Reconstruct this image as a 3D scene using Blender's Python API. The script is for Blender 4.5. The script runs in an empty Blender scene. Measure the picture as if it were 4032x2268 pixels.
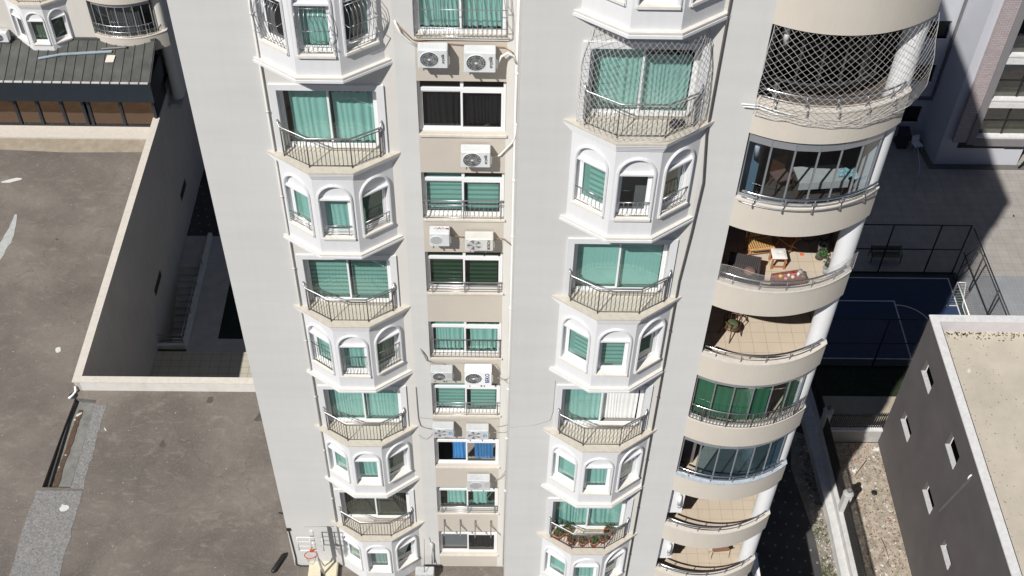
import bpy, math, random
from mathutils import Vector, Matrix
from mathutils.geometry import tessellate_polygon
random.seed(7)
S = bpy.context.scene
COL = S.collection
Z0 = 32.8                      # height of the courtyard paving below the reference floor

# ------------------------------------------------------------------ camera, sky, sun, exposure
CAM = (0.2301, -23.477, 16.9137); YAW, PITCH, ROLL = 0.0254, 0.8306, -0.0290; FPX = 4716.3
cy, sy, cp, sp = math.cos(YAW), math.sin(YAW), math.cos(PITCH), math.sin(PITCH)
fw = Vector((sy*cp, cy*cp, -sp)); rt = Vector((cy, -sy, 0)); dn = fw.cross(rt)
cr, sr = math.cos(ROLL), math.sin(ROLL)
r2 = cr*rt + sr*dn; d2 = -sr*rt + cr*dn
cam = bpy.data.objects.new('camera', bpy.data.cameras.new('camera')); COL.objects.link(cam)
M = Matrix((( r2.x, -d2.x, -fw.x), (r2.y, -d2.y, -fw.y), (r2.z, -d2.z, -fw.z))).to_4x4()
M.translation = Vector((CAM[0], CAM[1], CAM[2]+Z0)); cam.matrix_world = M
cam.data.sensor_width = 36; cam.data.lens = FPX/4032*36; cam.data.clip_end = 600; cam.data.clip_start = .5
S.camera = cam
EL, AZ = math.radians(46.8), math.radians(35.2)
SUND = Vector((math.cos(EL)*math.sin(AZ), math.cos(EL)*math.cos(AZ), -math.sin(EL)))
W = bpy.data.worlds.new('World'); S.world = W; W.use_nodes = True
nt = W.node_tree; bg = nt.nodes['Background']; sk = nt.nodes.new('ShaderNodeTexSky'); sk.sky_type = 'NISHITA'
sk.sun_disc = False; sk.sun_elevation = EL; sk.sun_rotation = math.atan2(-SUND.x, -SUND.y); sk.air_density = .45; sk.dust_density = .2; sk.ozone_density = 1.5
nt.links.new(sk.outputs[0], bg.inputs[0]); bg.inputs[1].default_value = 0.05
sl = bpy.data.lights.new('sun', 'SUN'); sl.energy = 5.0; sl.angle = math.radians(0.5); sl.color = (1, .968, .925)
so = bpy.data.objects.new('sun', sl); COL.objects.link(so); so.rotation_euler = SUND.to_track_quat('-Z', 'Y').to_euler(); so.location = (-20, -30, 60)
S.view_settings.view_transform = 'Standard'; S.view_settings.look = 'None'; S.view_settings.gamma = 1
S.view_settings.exposure = 0.0
S.cycles.max_bounces = 8; S.cycles.transparent_max_bounces = 16

# ------------------------------------------------------------------ materials
MATS = {}
def _n(nt, t, **k):
    n = nt.nodes.new(t)
    for a, b in k.items(): setattr(n, a, b)
    return n
def mat(name, col, rough=.8, metal=0, nscale=3, namt=.08, fine=0, bump=0, bscale=40, spec=.5, streak=0, hband=0):
    if name in MATS: return MATS[name]
    m = bpy.data.materials.new(name); m.use_nodes = True; t = m.node_tree; b = t.nodes['Principled BSDF']
    b.inputs['Roughness'].default_value = rough; b.inputs['Metallic'].default_value = metal
    b.inputs['Specular IOR Level'].default_value = spec
    tc = _n(t, 'ShaderNodeTexCoord'); L = t.links.new
    no = _n(t, 'ShaderNodeTexNoise'); no.inputs['Scale'].default_value = nscale; no.inputs['Detail'].default_value = 6; no.inputs['Roughness'].default_value = .6
    L(tc.outputs['Object'], no.inputs['Vector'])
    mr = _n(t, 'ShaderNodeMapRange'); mr.inputs[1].default_value = .3; mr.inputs[2].default_value = .7
    mr.inputs[3].default_value = 1-namt; mr.inputs[4].default_value = 1+namt; L(no.outputs['Fac'], mr.inputs[0])
    val = mr.outputs[0]
    if fine:
        n2 = _n(t, 'ShaderNodeTexNoise'); n2.inputs['Scale'].default_value = 60; n2.inputs['Detail'].default_value = 3; L(tc.outputs['Object'], n2.inputs['Vector'])
        m2 = _n(t, 'ShaderNodeMapRange'); m2.inputs[1].default_value = .3; m2.inputs[2].default_value = .7; m2.inputs[3].default_value = 1-fine; m2.inputs[4].default_value = 1+fine
        L(n2.outputs['Fac'], m2.inputs[0]); mm = _n(t, 'ShaderNodeMath', operation='MULTIPLY'); L(val, mm.inputs[0]); L(m2.outputs[0], mm.inputs[1]); val = mm.outputs[0]
    if streak:
        mp = _n(t, 'ShaderNodeMapping'); mp.inputs['Scale'].default_value = (5, 5, .25); L(tc.outputs['Object'], mp.inputs['Vector'])
        n3 = _n(t, 'ShaderNodeTexNoise'); n3.inputs['Scale'].default_value = 1.2; n3.inputs['Detail'].default_value = 5; L(mp.outputs[0], n3.inputs['Vector'])
        m3 = _n(t, 'ShaderNodeMapRange'); m3.inputs[1].default_value = .25; m3.inputs[2].default_value = .6; m3.inputs[3].default_value = 1-streak; m3.inputs[4].default_value = 1
        L(n3.outputs['Fac'], m3.inputs[0]); mm = _n(t, 'ShaderNodeMath', operation='MULTIPLY'); L(val, mm.inputs[0]); L(m3.outputs[0], mm.inputs[1]); val = mm.outputs[0]
    if hband:
        mp = _n(t, 'ShaderNodeMapping'); mp.inputs['Scale'].default_value = (.18, .18, 2.6); L(tc.outputs['Object'], mp.inputs['Vector'])
        n3 = _n(t, 'ShaderNodeTexNoise'); n3.inputs['Scale'].default_value = 1; n3.inputs['Detail'].default_value = 4; L(mp.outputs[0], n3.inputs['Vector'])
        m3 = _n(t, 'ShaderNodeMapRange'); m3.inputs[1].default_value = .35; m3.inputs[2].default_value = .65; m3.inputs[3].default_value = 1-hband; m3.inputs[4].default_value = 1+hband
        L(n3.outputs['Fac'], m3.inputs[0]); mm = _n(t, 'ShaderNodeMath', operation='MULTIPLY'); L(val, mm.inputs[0]); L(m3.outputs[0], mm.inputs[1]); val = mm.outputs[0]
    mx = _n(t, 'ShaderNodeVectorMath', operation='SCALE'); mx.inputs[0].default_value = col[:3]; L(val, mx.inputs['Scale'])
    L(mx.outputs[0], b.inputs['Base Color'])
    if bump:
        nb = _n(t, 'ShaderNodeTexNoise'); nb.inputs['Scale'].default_value = bscale; nb.inputs['Detail'].default_value = 4; L(tc.outputs['Object'], nb.inputs['Vector'])
        bp = _n(t, 'ShaderNodeBump'); bp.inputs['Strength'].default_value = bump; bp.inputs['Distance'].default_value = .02
        L(nb.outputs['Fac'], bp.inputs['Height']); L(bp.outputs[0], b.inputs['Normal'])
    MATS[name] = m; return m
def base(m): return m.node_tree.nodes['Principled BSDF']
GREY = mat('grey_render', (.610, .607, .588), .9, nscale=.35, namt=.03, fine=.02, bump=.15, bscale=90, streak=.02, hband=.018)
CREAM = mat('cream_render', (.655, .64, .60), .9, nscale=.6, namt=.03, fine=.02, bump=.15, bscale=90, streak=.015)
BEIGE = mat('beige_render', (.53, .485, .42), .9, nscale=1, namt=.03, fine=.02, bump=.15, bscale=90)
PARA = mat('parapet_render', (.57, .525, .455), .9, nscale=1.2, namt=.03, fine=.02, bump=.15, bscale=90, streak=.02)
WHITE = mat('white_render', (.70, .705, .712), .85, nscale=1.5, namt=.02, fine=.015, bump=.1, bscale=80, streak=.045)
STONE = mat('beige_stone', (.56, .515, .44), .75, nscale=6, namt=.10, fine=.06, bump=.1)
COPE = mat('coping_stone', (.62, .575, .51), .75, nscale=6, namt=.08, fine=.05, bump=.1)
PVC = mat('white_plastic', (.82, .83, .84), .35, nscale=2, namt=.02)
DARK = mat('dark_interior', (.05, .047, .045), .9)
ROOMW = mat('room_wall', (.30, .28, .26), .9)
STEEL = mat('brushed_steel', (.42, .42, .43), .35, metal=.85, nscale=5, namt=.1)
IRON = mat('dark_iron', (.13, .12, .115), .5, metal=.4, nscale=8, namt=.15)
CHROME = mat('chrome_tube', (.75, .76, .78), .22, metal=1, namt=.03)
CURT = mat('white_curtain', (.78, .78, .76), .9, nscale=2, namt=.05)
CURTD = mat('charcoal_curtain', (.06, .06, .065), .9, nscale=2, namt=.1)
CURTB = mat('blue_curtain', (.05, .22, .50), .8, nscale=2, namt=.1)
NETM = mat('net_cord', (.50, .485, .465), .8, namt=.1)
BLACK = mat('black_paint', (.018, .018, .018), .5, namt=.1)
WOOD = mat('orange_wood', (.42, .17, .06), .5, nscale=14, namt=.25)
WOODL = mat('pale_wood', (.62, .36, .14), .5, nscale=14, namt=.2)
WOODD = mat('dark_wood', (.11, .045, .022), .45, nscale=14, namt=.25)
TERRA = mat('terracotta', (.45, .16, .09), .8, nscale=9, namt=.2)
LEAF = mat('dry_leaves', (.10, .095, .04), .8, nscale=20, namt=.4)
GREEN = mat('green_leaves', (.05, .13, .03), .7, nscale=20, namt=.4)
ACW = mat('ac_white', (.66, .68, .69), .45, nscale=4, namt=.04, streak=.06)
ACG = mat('ac_grey', (.55, .57, .575), .5, nscale=4, namt=.06, streak=.1)
FAN = mat('fan_grey', (.055, .055, .06), .5, nscale=5, namt=.1)
PIPE = mat('pipe_insulation', (.75, .73, .70), .8, nscale=8, namt=.1)
CABLE = mat('grey_cable', (.30, .29, .27), .7)
RUST = mat('rust', (.22, .055, .02), .9, nscale=30, namt=.5)
def glass(name, tint, refl=.12, rough=.02, rcol=(1, 1, 1)):
    m = bpy.data.materials.new(name); m.use_nodes = True; t = m.node_tree; t.nodes.clear(); L = t.links.new
    o = _n(t, 'ShaderNodeOutputMaterial'); tr = _n(t, 'ShaderNodeBsdfTransparent'); tr.inputs[0].default_value = (*tint, 1)
    gl = _n(t, 'ShaderNodeBsdfGlossy'); gl.inputs['Roughness'].default_value = rough; gl.inputs[0].default_value = (*rcol, 1)
    lw_ = _n(t, 'ShaderNodeLayerWeight'); lw_.inputs['Blend'].default_value = .5; pw = _n(t, 'ShaderNodeMath', operation='POWER'); pw.inputs[1].default_value = 4; L(lw_.outputs['Facing'], pw.inputs[0])
    ma = _n(t, 'ShaderNodeMath', operation='ADD', use_clamp=True); ma.inputs[1].default_value = refl+.04; L(pw.outputs[0], ma.inputs[0])
    tc = _n(t, 'ShaderNodeTexCoord'); nb = _n(t, 'ShaderNodeTexNoise'); nb.inputs['Scale'].default_value = 1.3; L(tc.outputs['Object'], nb.inputs['Vector'])
    bp = _n(t, 'ShaderNodeBump'); bp.inputs['Strength'].default_value = .12; bp.inputs['Distance'].default_value = .05; L(nb.outputs[0], bp.inputs['Height']); L(bp.outputs[0], gl.inputs['Normal'])
    mx = _n(t, 'ShaderNodeMixShader'); L(ma.outputs[0], mx.inputs[0]); L(tr.outputs[0], mx.inputs[1]); L(gl.outputs[0], mx.inputs[2]); L(mx.outputs[0], o.inputs[0])
    MATS[name] = m; return m
GG = glass('green_tinted_glass', (.52, .765, .73), .055)
GGD = glass('dark_green_glass', (.27, .46, .37), .05)
GGR = glass('muted_green_glass', (.30, .37, .33), .04)
GPL = glass('pale_green_glass', (.55, .68, .65), .05)
GC = glass('clear_glass', (.86, .9, .9), .04)
GSM = glass('smoked_glass', (.42, .45, .47), .03)
GBL = glass('blue_grey_glass', (.20, .31, .38), .07, .05, (.55, .75, .95))
GBR = glass('deck_brown_glass', (.16, .11, .08), .22, .06, (.62, .45, .35))  # brown of the reflected deck is put into tint and gloss colour
def stripes(name, c1, c2, period, axis=2, duty=.5):
    m = mat(name, c1); t = m.node_tree; L = t.links.new; b = base(m)
    tc = _n(t, 'ShaderNodeTexCoord'); sx = _n(t, 'ShaderNodeSeparateXYZ'); L(tc.outputs['Object'], sx.inputs[0])
    d = _n(t, 'ShaderNodeMath', operation='DIVIDE'); d.inputs[1].default_value = period; L(sx.outputs[axis], d.inputs[0])
    f = _n(t, 'ShaderNodeMath', operation='FRACT'); L(d.outputs[0], f.inputs[0])
    g = _n(t, 'ShaderNodeMath', operation='LESS_THAN'); g.inputs[1].default_value = duty; L(f.outputs[0], g.inputs[0])
    mx = _n(t, 'ShaderNodeMix', data_type='RGBA'); L(g.outputs[0], mx.inputs['Factor']); mx.inputs[6].default_value = (*c1, 1); mx.inputs[7].default_value = (*c2, 1)
    L(mx.outputs[2], b.inputs['Base Color']); return m
ZEBRA = stripes('zebra_blind', (.70, .70, .66), (.42, .43, .41), .17, 2, .42)
ZEBRAD = stripes('dark_zebra_blind', (.30, .32, .27), (.12, .13, .11), .17, 2, .5)
GREENSH = mat('green_sheet', (.012, .125, .060), .8, nscale=2, namt=.1)

MARBLE = mat('blue_white_marble', (.43, .475, .52), .35, nscale=7, namt=.18)
def tiles(name, col, joint, sx, sy, jw=.02, var=.05, rough=.6, ox=0, oy=0):
    m = mat(name, col, rough, nscale=1.2, namt=var, fine=.04); t = m.node_tree; L = t.links.new; b = base(m)
    src = b.inputs['Base Color'].links[0].from_socket
    tc = _n(t, 'ShaderNodeTexCoord'); s = _n(t, 'ShaderNodeSeparateXYZ'); L(tc.outputs['Object'], s.inputs[0]); fs = []
    for ax, per, off in ((0, sx, ox), (1, sy, oy)):
        a = _n(t, 'ShaderNodeMath', operation='ADD'); a.inputs[1].default_value = off; L(s.outputs[ax], a.inputs[0])
        d = _n(t, 'ShaderNodeMath', operation='DIVIDE'); d.inputs[1].default_value = per; L(a.outputs[0], d.inputs[0])
        f = _n(t, 'ShaderNodeMath', operation='FRACT'); L(d.outputs[0], f.inputs[0])
        g = _n(t, 'ShaderNodeMath', operation='LESS_THAN'); g.inputs[1].default_value = jw/per; L(f.outputs[0], g.inputs[0]); fs.append(g.outputs[0])
    mxm = _n(t, 'ShaderNodeMath', operation='MAXIMUM'); L(fs[0], mxm.inputs[0]); L(fs[1], mxm.inputs[1])
    mx = _n(t, 'ShaderNodeMix', data_type='RGBA'); L(mxm.outputs[0], mx.inputs['Factor']); L(src, mx.inputs[6]); mx.inputs[7].default_value = (*joint, 1)
    L(mx.outputs[2], b.inputs['Base Color']); return m
BTILE = tiles('balcony_tile', (.54, .455, .355), (.34, .27, .20), .40, .385, .012, ox=.19, oy=.115)

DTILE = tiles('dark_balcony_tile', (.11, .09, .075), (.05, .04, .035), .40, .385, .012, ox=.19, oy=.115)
# weathered concrete deck
def deck_mat():
    m = bpy.data.materials.new('weathered_concrete'); m.use_nodes = True; t = m.node_tree; L = t.links.new; b = base(m); b.inputs['Roughness'].default_value = .9
    tc = _n(t, 'ShaderNodeTexCoord')
    def noise(sc, det=8, r=.6, dist=0, vec=None):
        n = _n(t, 'ShaderNodeTexNoise'); n.inputs['Scale'].default_value = sc; n.inputs['Detail'].default_value = det; n.inputs['Roughness'].default_value = r; n.inputs['Distortion'].default_value = dist
        L(vec or tc.outputs['Object'], n.inputs['Vector']); return n.outputs['Fac']
    def mix(f, a, bcol, kind='MIX'):
        x = _n(t, 'ShaderNodeMix', data_type='RGBA', blend_type=kind)
        if isinstance(f, float): x.inputs['Factor'].default_value = f
        else: L(f, x.inputs['Factor'])
        for i, v in ((6, a), (7, bcol)):
            if isinstance(v, tuple): x.inputs[i].default_value = (*v, 1)
            else: L(v, x.inputs[i])
        return x.outputs[2]
    def rng(f, a, b_, c=0, d=1):
        r = _n(t, 'ShaderNodeMapRange'); L(f, r.inputs[0]); r.inputs[1].default_value = a; r.inputs[2].default_value = b_; r.inputs[3].default_value = c; r.inputs[4].default_value = d; return r.outputs[0]
    mp = _n(t, 'ShaderNodeMapping'); mp.inputs['Rotation'].default_value = (0, 0, .5); mp.inputs['Scale'].default_value = (.8, 1.5, 1); L(tc.outputs['Object'], mp.inputs['Vector'])
    c = mix(rng(noise(.30, 6, .55, .4), .35, .65), (.118, .102, .090), (.205, .180, .156))
    c = mix(rng(noise(.9, 8, .65, 1.2, mp.outputs[0]), .55, .72, 0, .6), c, (.29, .255, .215))
    c = mix(rng(noise(.22, 5, .6, 2.0), .50, .72, 0, .55), c, (.108, .094, .084))
    c = mix(rng(noise(2.2, 7, .75, .8, mp.outputs[0]), .55, .72, 0, .65), c, (.29, .255, .215))
    c = mix(rng(noise(6, 5, .7, .3), .45, .75, 0, .45), c, (.145, .12, .10))
    c = mix(rng(noise(9, 6, .75, .3), .55, .72, 0, .4), c, (.29, .26, .225))
    c = mix(rng(noise(1.7, 7, .7, 1.4), .58, .72, 0, .4), c, (.13, .11, .10))
    sp_ = rng(noise(22, 3, .7), .60, .68, 0, .75); c = mix(sp_, c, (.10, .085, .075))
    sp2 = rng(noise(34, 2, .6), .63, .70, 0, .65); c = mix(sp2, c, (.36, .33, .29))
    v = _n(t, 'ShaderNodeTexVoronoi', feature='DISTANCE_TO_EDGE'); v.inputs['Scale'].default_value = .16
    nv = _n(t, 'ShaderNodeTexNoise'); nv.inputs['Scale'].default_value = 1.5; nv.inputs['Detail'].default_value = 6; L(tc.outputs['Object'], nv.inputs['Vector'])
    vm = _n(t, 'ShaderNodeMix', data_type='RGBA'); vm.inputs['Factor'].default_value = .45; L(tc.outputs['Object'], vm.inputs[6]); L(nv.outputs['Color'], vm.inputs[7]); L(vm.outputs[2], v.inputs['Vector'])
    ck = rng(v.outputs['Distance'], 0, .0016, .42, 0)
    c = mix(ck, c, (.05, .042, .036)); L(c, b.inputs['Base Color'])
    bp = _n(t, 'ShaderNodeBump'); bp.inputs['Strength'].default_value = .35; bp.inputs['Distance'].default_value = .02; L(noise(30, 5), bp.inputs['Height']); L(bp.outputs[0], b.inputs['Normal'])
    MATS['deck'] = m; return m
DECK = deck_mat()

# ------------------------------------------------------------------ mesh helpers
class MB:
    def __init__(s): s.v = []; s.f = []; s.m = []; s.k = 0; s.sm = []; s.smooth = False
    def face(s, pts):
        i = len(s.v); s.v += [tuple(p) for p in pts]; s.f.append(tuple(range(i, i+len(pts)))); s.m.append(s.k); s.sm.append(s.smooth)
    def raw(s, verts, faces):
        i = len(s.v); s.v += [tuple(p) for p in verts]
        for f in faces: s.f.append(tuple(i+j for j in f)); s.m.append(s.k); s.sm.append(s.smooth)
    def box(s, x0, x1, y0, y1, z0, z1, T=None):
        v = [(x, y, z) for z in (z0, z1) for y in (y0, y1) for x in (x0, x1)]
        if T: v = [T(p) for p in v]
        s.raw(v, [(0, 2, 3, 1), (4, 5, 7, 6), (0, 1, 5, 4), (2, 6, 7, 3), (1, 3, 7, 5), (0, 4, 6, 2)])
    def prism(s, poly, z0, z1, cap=True):
        n = len(poly); v = [(x, y, z0) for x, y in poly]+[(x, y, z1) for x, y in poly]
        f = [(i, (i+1) % n, n+(i+1) % n, n+i) for i in range(n)]
        s.raw(v, f)
        if cap:
            tri = tessellate_polygon([[Vector((x, y, 0)) for x, y in poly]])
            s.raw(v, [tuple(n+i for i in t) for t in tri]+[tuple(reversed(t)) for t in tri])
    def tube(s, path, r, n=6, closed=False, cap=True):
        P = [Vector(p) for p in path]; N = len(P); rings = []; prev = None
        for i, p in enumerate(P):
            a = P[(i-1) % N] if (closed or i > 0) else p; b = P[(i+1) % N] if (closed or i < N-1) else p
            d = (b-a); d = d.normalized() if d.length > 1e-9 else Vector((0, 0, 1))
            if prev is None: u = d.cross(Vector((0, 0, 1))); u = u if u.length > .05 else d.cross(Vector((1, 0, 0)))
            else: u = prev-d*prev.dot(d)
            u.normalize(); prev = u; w = d.cross(u); rr = r[i] if isinstance(r, (list, tuple)) else r
            rings.append([p+rr*(math.cos(2*math.pi*k/n)*u+math.sin(2*math.pi*k/n)*w) for k in range(n)])
        v = [q for R_ in rings for q in R_]; f = []
        for i in range(N if closed else N-1):
            j = (i+1) % N
            for k in range(n): f.append((i*n+k, i*n+(k+1) % n, j*n+(k+1) % n, j*n+k))
        if cap and not closed: f += [tuple(range(n-1, -1, -1)), tuple((N-1)*n+k for k in range(n))]
        sm = s.smooth; s.smooth = n > 4; s.raw(v, f); s.smooth = sm
    def lathe(s, prof, c=(0, 0, 0), n=20):
        v = []; f = []
        for r, z in prof: v += [(c[0]+r*math.cos(2*math.pi*k/n), c[1]+r*math.sin(2*math.pi*k/n), c[2]+z) for k in range(n)]
        for i in range(len(prof)-1):
            for k in range(n): f.append((i*n+k, i*n+(k+1) % n, (i+1)*n+(k+1) % n, (i+1)*n+k))
        sm = s.smooth; s.smooth = True; s.raw(v, f); s.smooth = sm
    def plane_holes(s, outer, holes, T):
        isr = lambda l: len(l) == 4 and len({round(p[0], 5) for p in l}) == 2 and len({round(p[1], 5) for p in l}) == 2
        if holes and isr(outer) and all(isr(h) for h in holes):
            xs = sorted({p[0] for l in [outer]+list(holes) for p in l}); zs = sorted({p[1] for l in [outer]+list(holes) for p in l})
            for a, c in zip(xs, xs[1:]):
                run = None
                for d, e in zip(zs, zs[1:]):
                    cx_, cz_ = (a+c)/2, (d+e)/2
                    inside = any(min(p[0] for p in h) < cx_ < max(p[0] for p in h) and min(p[1] for p in h) < cz_ < max(p[1] for p in h) for h in holes)
                    if not inside: s.face([T((a, 0, d)), T((c, 0, d)), T((c, 0, e)), T((a, 0, e))])
            return
        pl = [[Vector((u, z, 0)) for u, z in outer]]+[[Vector((u, z, 0)) for u, z in h] for h in holes]
        tri = tessellate_polygon(pl); v = [T((p.x, 0, p.y)) for l in pl for p in l]
        out = []
        for t in tri:
            a, b, c = [Vector(v[i]) for i in t]
            out.append(t)
        s.raw(v, out)
    def reveal(s, loop, y0, y1, T):
        n = len(loop)
        for i in range(n):
            (a, b), (c, d) = loop[i], loop[(i+1) % n]
            s.face([T((a, y0, b)), T((c, y0, d)), T((c, y1, d)), T((a, y1, b))])
    def ring(s, inner, outer, y0, y1, T):
        n = len(inner)
        for i in range(n):
            j = (i+1) % n; a, b, c, d = inner[i], inner[j], outer[j], outer[i]
            s.face([T((p[0], y0, p[1])) for p in (a, b, c, d)])
            s.face([T((a[0], y0, a[1])), T((b[0], y0, b[1])), T((b[0], y1, b[1])), T((a[0], y1, a[1]))])
            s.face([T((d[0], y0, d[1])), T((c[0], y0, c[1])), T((c[0], y1, c[1])), T((d[0], y1, d[1]))])
    def mesh(s, name, mats):
        me = bpy.data.meshes.new(name); me.from_pydata(s.v, [], s.f)
        for m in (mats if isinstance(mats, (list, tuple)) else [mats]): me.materials.append(m)
        me.polygons.foreach_set('material_index', s.m); me.polygons.foreach_set('use_smooth', s.sm)
        me.validate(); me.update(); return me
I3 = lambda p: p
ORG = {}
def tag(o, label, cat, group=None):
    o['label'] = label; o['category'] = cat
    if group: o['group'] = group
    return o
def thing(name, label, cat, loc, rz=0, group=None):
    o = bpy.data.objects.new(name, None); COL.objects.link(o); o.empty_display_size = .2
    o.location = (loc[0], loc[1], loc[2]+Z0); o.rotation_euler = (0, 0, rz); ORG[o.name] = Vector(loc); return tag(o, label, cat, group)
def part(name, mb, mats, parent, loc=None, rz=0, fit=False):
    """fit=True: mesh given in site coordinates; otherwise mesh local, loc local to the parent"""
    me = mb if isinstance(mb, bpy.types.Mesh) else mb.mesh(name, mats)
    o = bpy.data.objects.new(name, me); COL.objects.link(o); o.parent = parent
    l = Vector(loc or (0, 0, 0))
    if fit: l = l-ORG[parent.name]
    o.location = l; o.rotation_euler = (0, 0, rz); return o
def solo(name, mb, mats, label, cat, group=None, loc=(0, 0, 0), rz=0):
    me = mb if isinstance(mb, bpy.types.Mesh) else mb.mesh(name, mats)
    o = bpy.data.objects.new(name, me); COL.objects.link(o); o.location = (loc[0], loc[1], loc[2]+Z0); o.rotation_euler = (0, 0, rz)
    ORG[o.name] = Vector(loc); return tag(o, label, cat, group)
def struct(name, mb, mats, kind='structure'):
    o = bpy.data.objects.new(name, mb.mesh(name, mats)); COL.objects.link(o); o.location = (0, 0, Z0); o['kind'] = kind; return o
def textmesh(s, size, ext=.002, shear=0, bold=0):
    cu = bpy.data.curves.new('lettering', 'FONT'); cu.body = s; cu.size = size; cu.extrude = ext; cu.shear = shear; cu.offset = bold
    cu.align_x = 'CENTER'; cu.align_y = 'CENTER'; cu.resolution_u = 3
    o = bpy.data.objects.new('lettering', cu); COL.objects.link(o); bpy.context.view_layer.update()
    me = bpy.data.meshes.new_from_object(o.evaluated_get(bpy.context.evaluated_depsgraph_get())); bpy.data.objects.remove(o); return me
def rect(x0, x1, z0, z1): return [(x0, z0), (x1, z0), (x1, z1), (x0, z1)]
def wob(n, amp): return [random.uniform(-amp, amp) for _ in range(n)]

# ------------------------------------------------------------------ shared window pieces (local: x along wall, y inward, z up)
_cache = {}
def curtain_mesh(w, h, m, amp=.025, n=None, key=0):
    k = ('c', round(w, 2), round(h, 2), m.name, key)
    if k not in _cache:
        rnd = random.Random(hash(k[1:3])+key); b = MB(); b.smooth = True; N = int(w/.016)+2; ph = rnd.uniform(0, 6); fr = rnd.uniform(38, 52); v = []
        rows = 5
        for r in range(rows):
            z = h*r/(rows-1)
            for i in range(N):
                x = w*i/(N-1); a = amp*(1.15-.3*r/(rows-1))*(.35+.65*(.5+.5*math.sin(4.3*x+ph*1.7))**1.5+.25*(.5+.5*math.sin(11*x+ph*.6)))
                v.append((x+.01*math.sin(5*x+r), a*math.sin(fr*x+ph+3.2*math.sin(3.1*x+ph)+2.0*math.sin(7.7*x+2*ph)+.25*r)+.3*a*math.sin(19*x+2*ph), z + (.012*math.sin(fr*x+ph) if r == rows-1 else 0)))
        b.raw(v, [(r*N+i, r*N+i+1, (r+1)*N+i+1, (r+1)*N+i) for r in range(rows-1) for i in range(N-1)])
        _cache[k] = b.mesh('curtain', m)
    return _cache[k]
def flat_mesh(w, h, m, wave=.0):
    k = ('f', round(w, 2), round(h, 2), m.name)
    if k not in _cache: b = MB(); b.box(0, w, 0, .006, 0, h); _cache[k] = b.mesh('blind', m)
    return _cache[k]
def window(root, loc, rz, w, h, panes=2, gl=GG, cur=None, transom=0, fd=.06, fw_=.06, depth=.0, name='window', left_open=False, curd=.16, right_open=False):
    """white sliding window; cur = list of (style, x0, x1, z0, z1); fit coords loc = lower left corner on the frame plane"""
    b = MB(); b.box(0, fw_, 0, fd, 0, h); b.box(w-fw_, w, 0, fd, 0, h); b.box(fw_, w-fw_, 0, fd, 0, fw_); b.box(fw_, w-fw_, 0, fd, h-fw_, h)
    zt = h-fw_
    if transom: zt = h-transom; b.box(fw_, w-fw_, -.004, fd-.002, zt-.10, zt)
    zs = zt-(.10 if transom else 0); mid = w/2
    if panes == 2:
        if transom: b.box(mid-.04, mid+.04, 0.003, fd-.003, zt, h-fw_)
        # sashes, the right one in front
        for x0, x1, y in ((fw_, mid+.035, .03), (mid-.035, w-fw_, -.004)):
            t = .052; b.box(x0, x0+t, y, y+.03, fw_, zs); b.box(x1-t, x1, y, y+.03, fw_, zs); b.box(x0+t, x1-t, y, y+.03, fw_, fw_+t+.01); b.box(x0+t, x1-t, y, y+.03, zs-t, zs)
    else:
        t = .045; b.box(fw_, fw_+t, .01, .05, fw_, zs); b.box(w-fw_-t, w-fw_, .01, .05, fw_, zs); b.box(fw_+t, w-fw_-t, .01, .05, fw_, fw_+t); b.box(fw_+t, w-fw_-t, .01, .05, zs-t, zs)
    fo = part(name, b, PVC, root, loc, rz, fit=True)
    g = MB(); Q = lambda a, c, y_, d, e: g.face([(a, y_, d), (c, y_, d), (c, y_, e), (a, y_, e)])
    if panes == 2:
        if not right_open: Q(mid, w-fw_-.05, .013, fw_+.05, zs-.05)
        if not left_open: Q(fw_+.05, mid-.02, .045, fw_+.05, zs-.05)
        if transom: Q(fw_, mid-.04, .03, zt, h-fw_); Q(mid+.04, w-fw_, .03, zt, h-fw_)
    else: Q(fw_+t, w-fw_-t, .03, fw_+t, zs-t)
    part('glass', g, gl, fo)
    for c in (cur or []):
        st, x0, x1, z0, z1 = c[:5]; wd = x1-x0; hh = z1-z0
        if st == 'pleat': me = curtain_mesh(wd, hh, CURT, key=int(x0*10))
        elif st == 'sheer': me = curtain_mesh(wd, hh, CURT, amp=.012, key=int(x0*10)+3)
        elif st == 'dark': me = curtain_mesh(wd, hh, CURTD, key=int(x0*10))
        elif st == 'blue': me = curtain_mesh(wd, hh, CURTB, key=int(x0*10)+5)
        elif st == 'zebra': me = flat_mesh(wd, hh, ZEBRA)
        elif st == 'zebrad': me = flat_mesh(wd, hh, ZEBRAD)
        else: me = flat_mesh(wd, hh, CURT)
        part('curtain' if st in ('pleat', 'sheer', 'dark', 'blue') else 'blind', me, None, fo, (x0, curd, z0))
    return fo

# ------------------------------------------------------------------ bay window prototypes (local: centre of bay on the wall plane, z=0 at ledge top)
HB, HF, DP = 1.5, .53, .70
def offp(o):
    """bay plan outline pushed outwards by o"""
    l = math.hypot(HB-HF, DP); a = math.atan2(DP, HB-HF)
    fx = HF+o*math.tan(a/2); bx = HB+o/math.sin(a)
    return [(-bx, 0), (-fx, -DP-o), (fx, -DP-o), (bx, 0)]
BAYF = []
P = offp(0)
for i in range(3):
    (x0, y0), (x1, y1) = P[i], P[i+1]; L_ = math.hypot(x1-x0, y1-y0); BAYF.append((x0, y0, (x1-x0)/L_, (y1-y0)/L_, L_, math.atan2(y1-y0, x1-x0)))
def bayT(i, cu):
    x0, y0, ux, uy, L_, a = BAYF[i]; c = L_/2
    return lambda p: (x0+ux*(c+p[0])-uy*p[1], y0+uy*(c+p[0])+ux*p[1], p[2])
WW, ZB, ZT, AR = .40, -2.44, -1.08, .40
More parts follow.
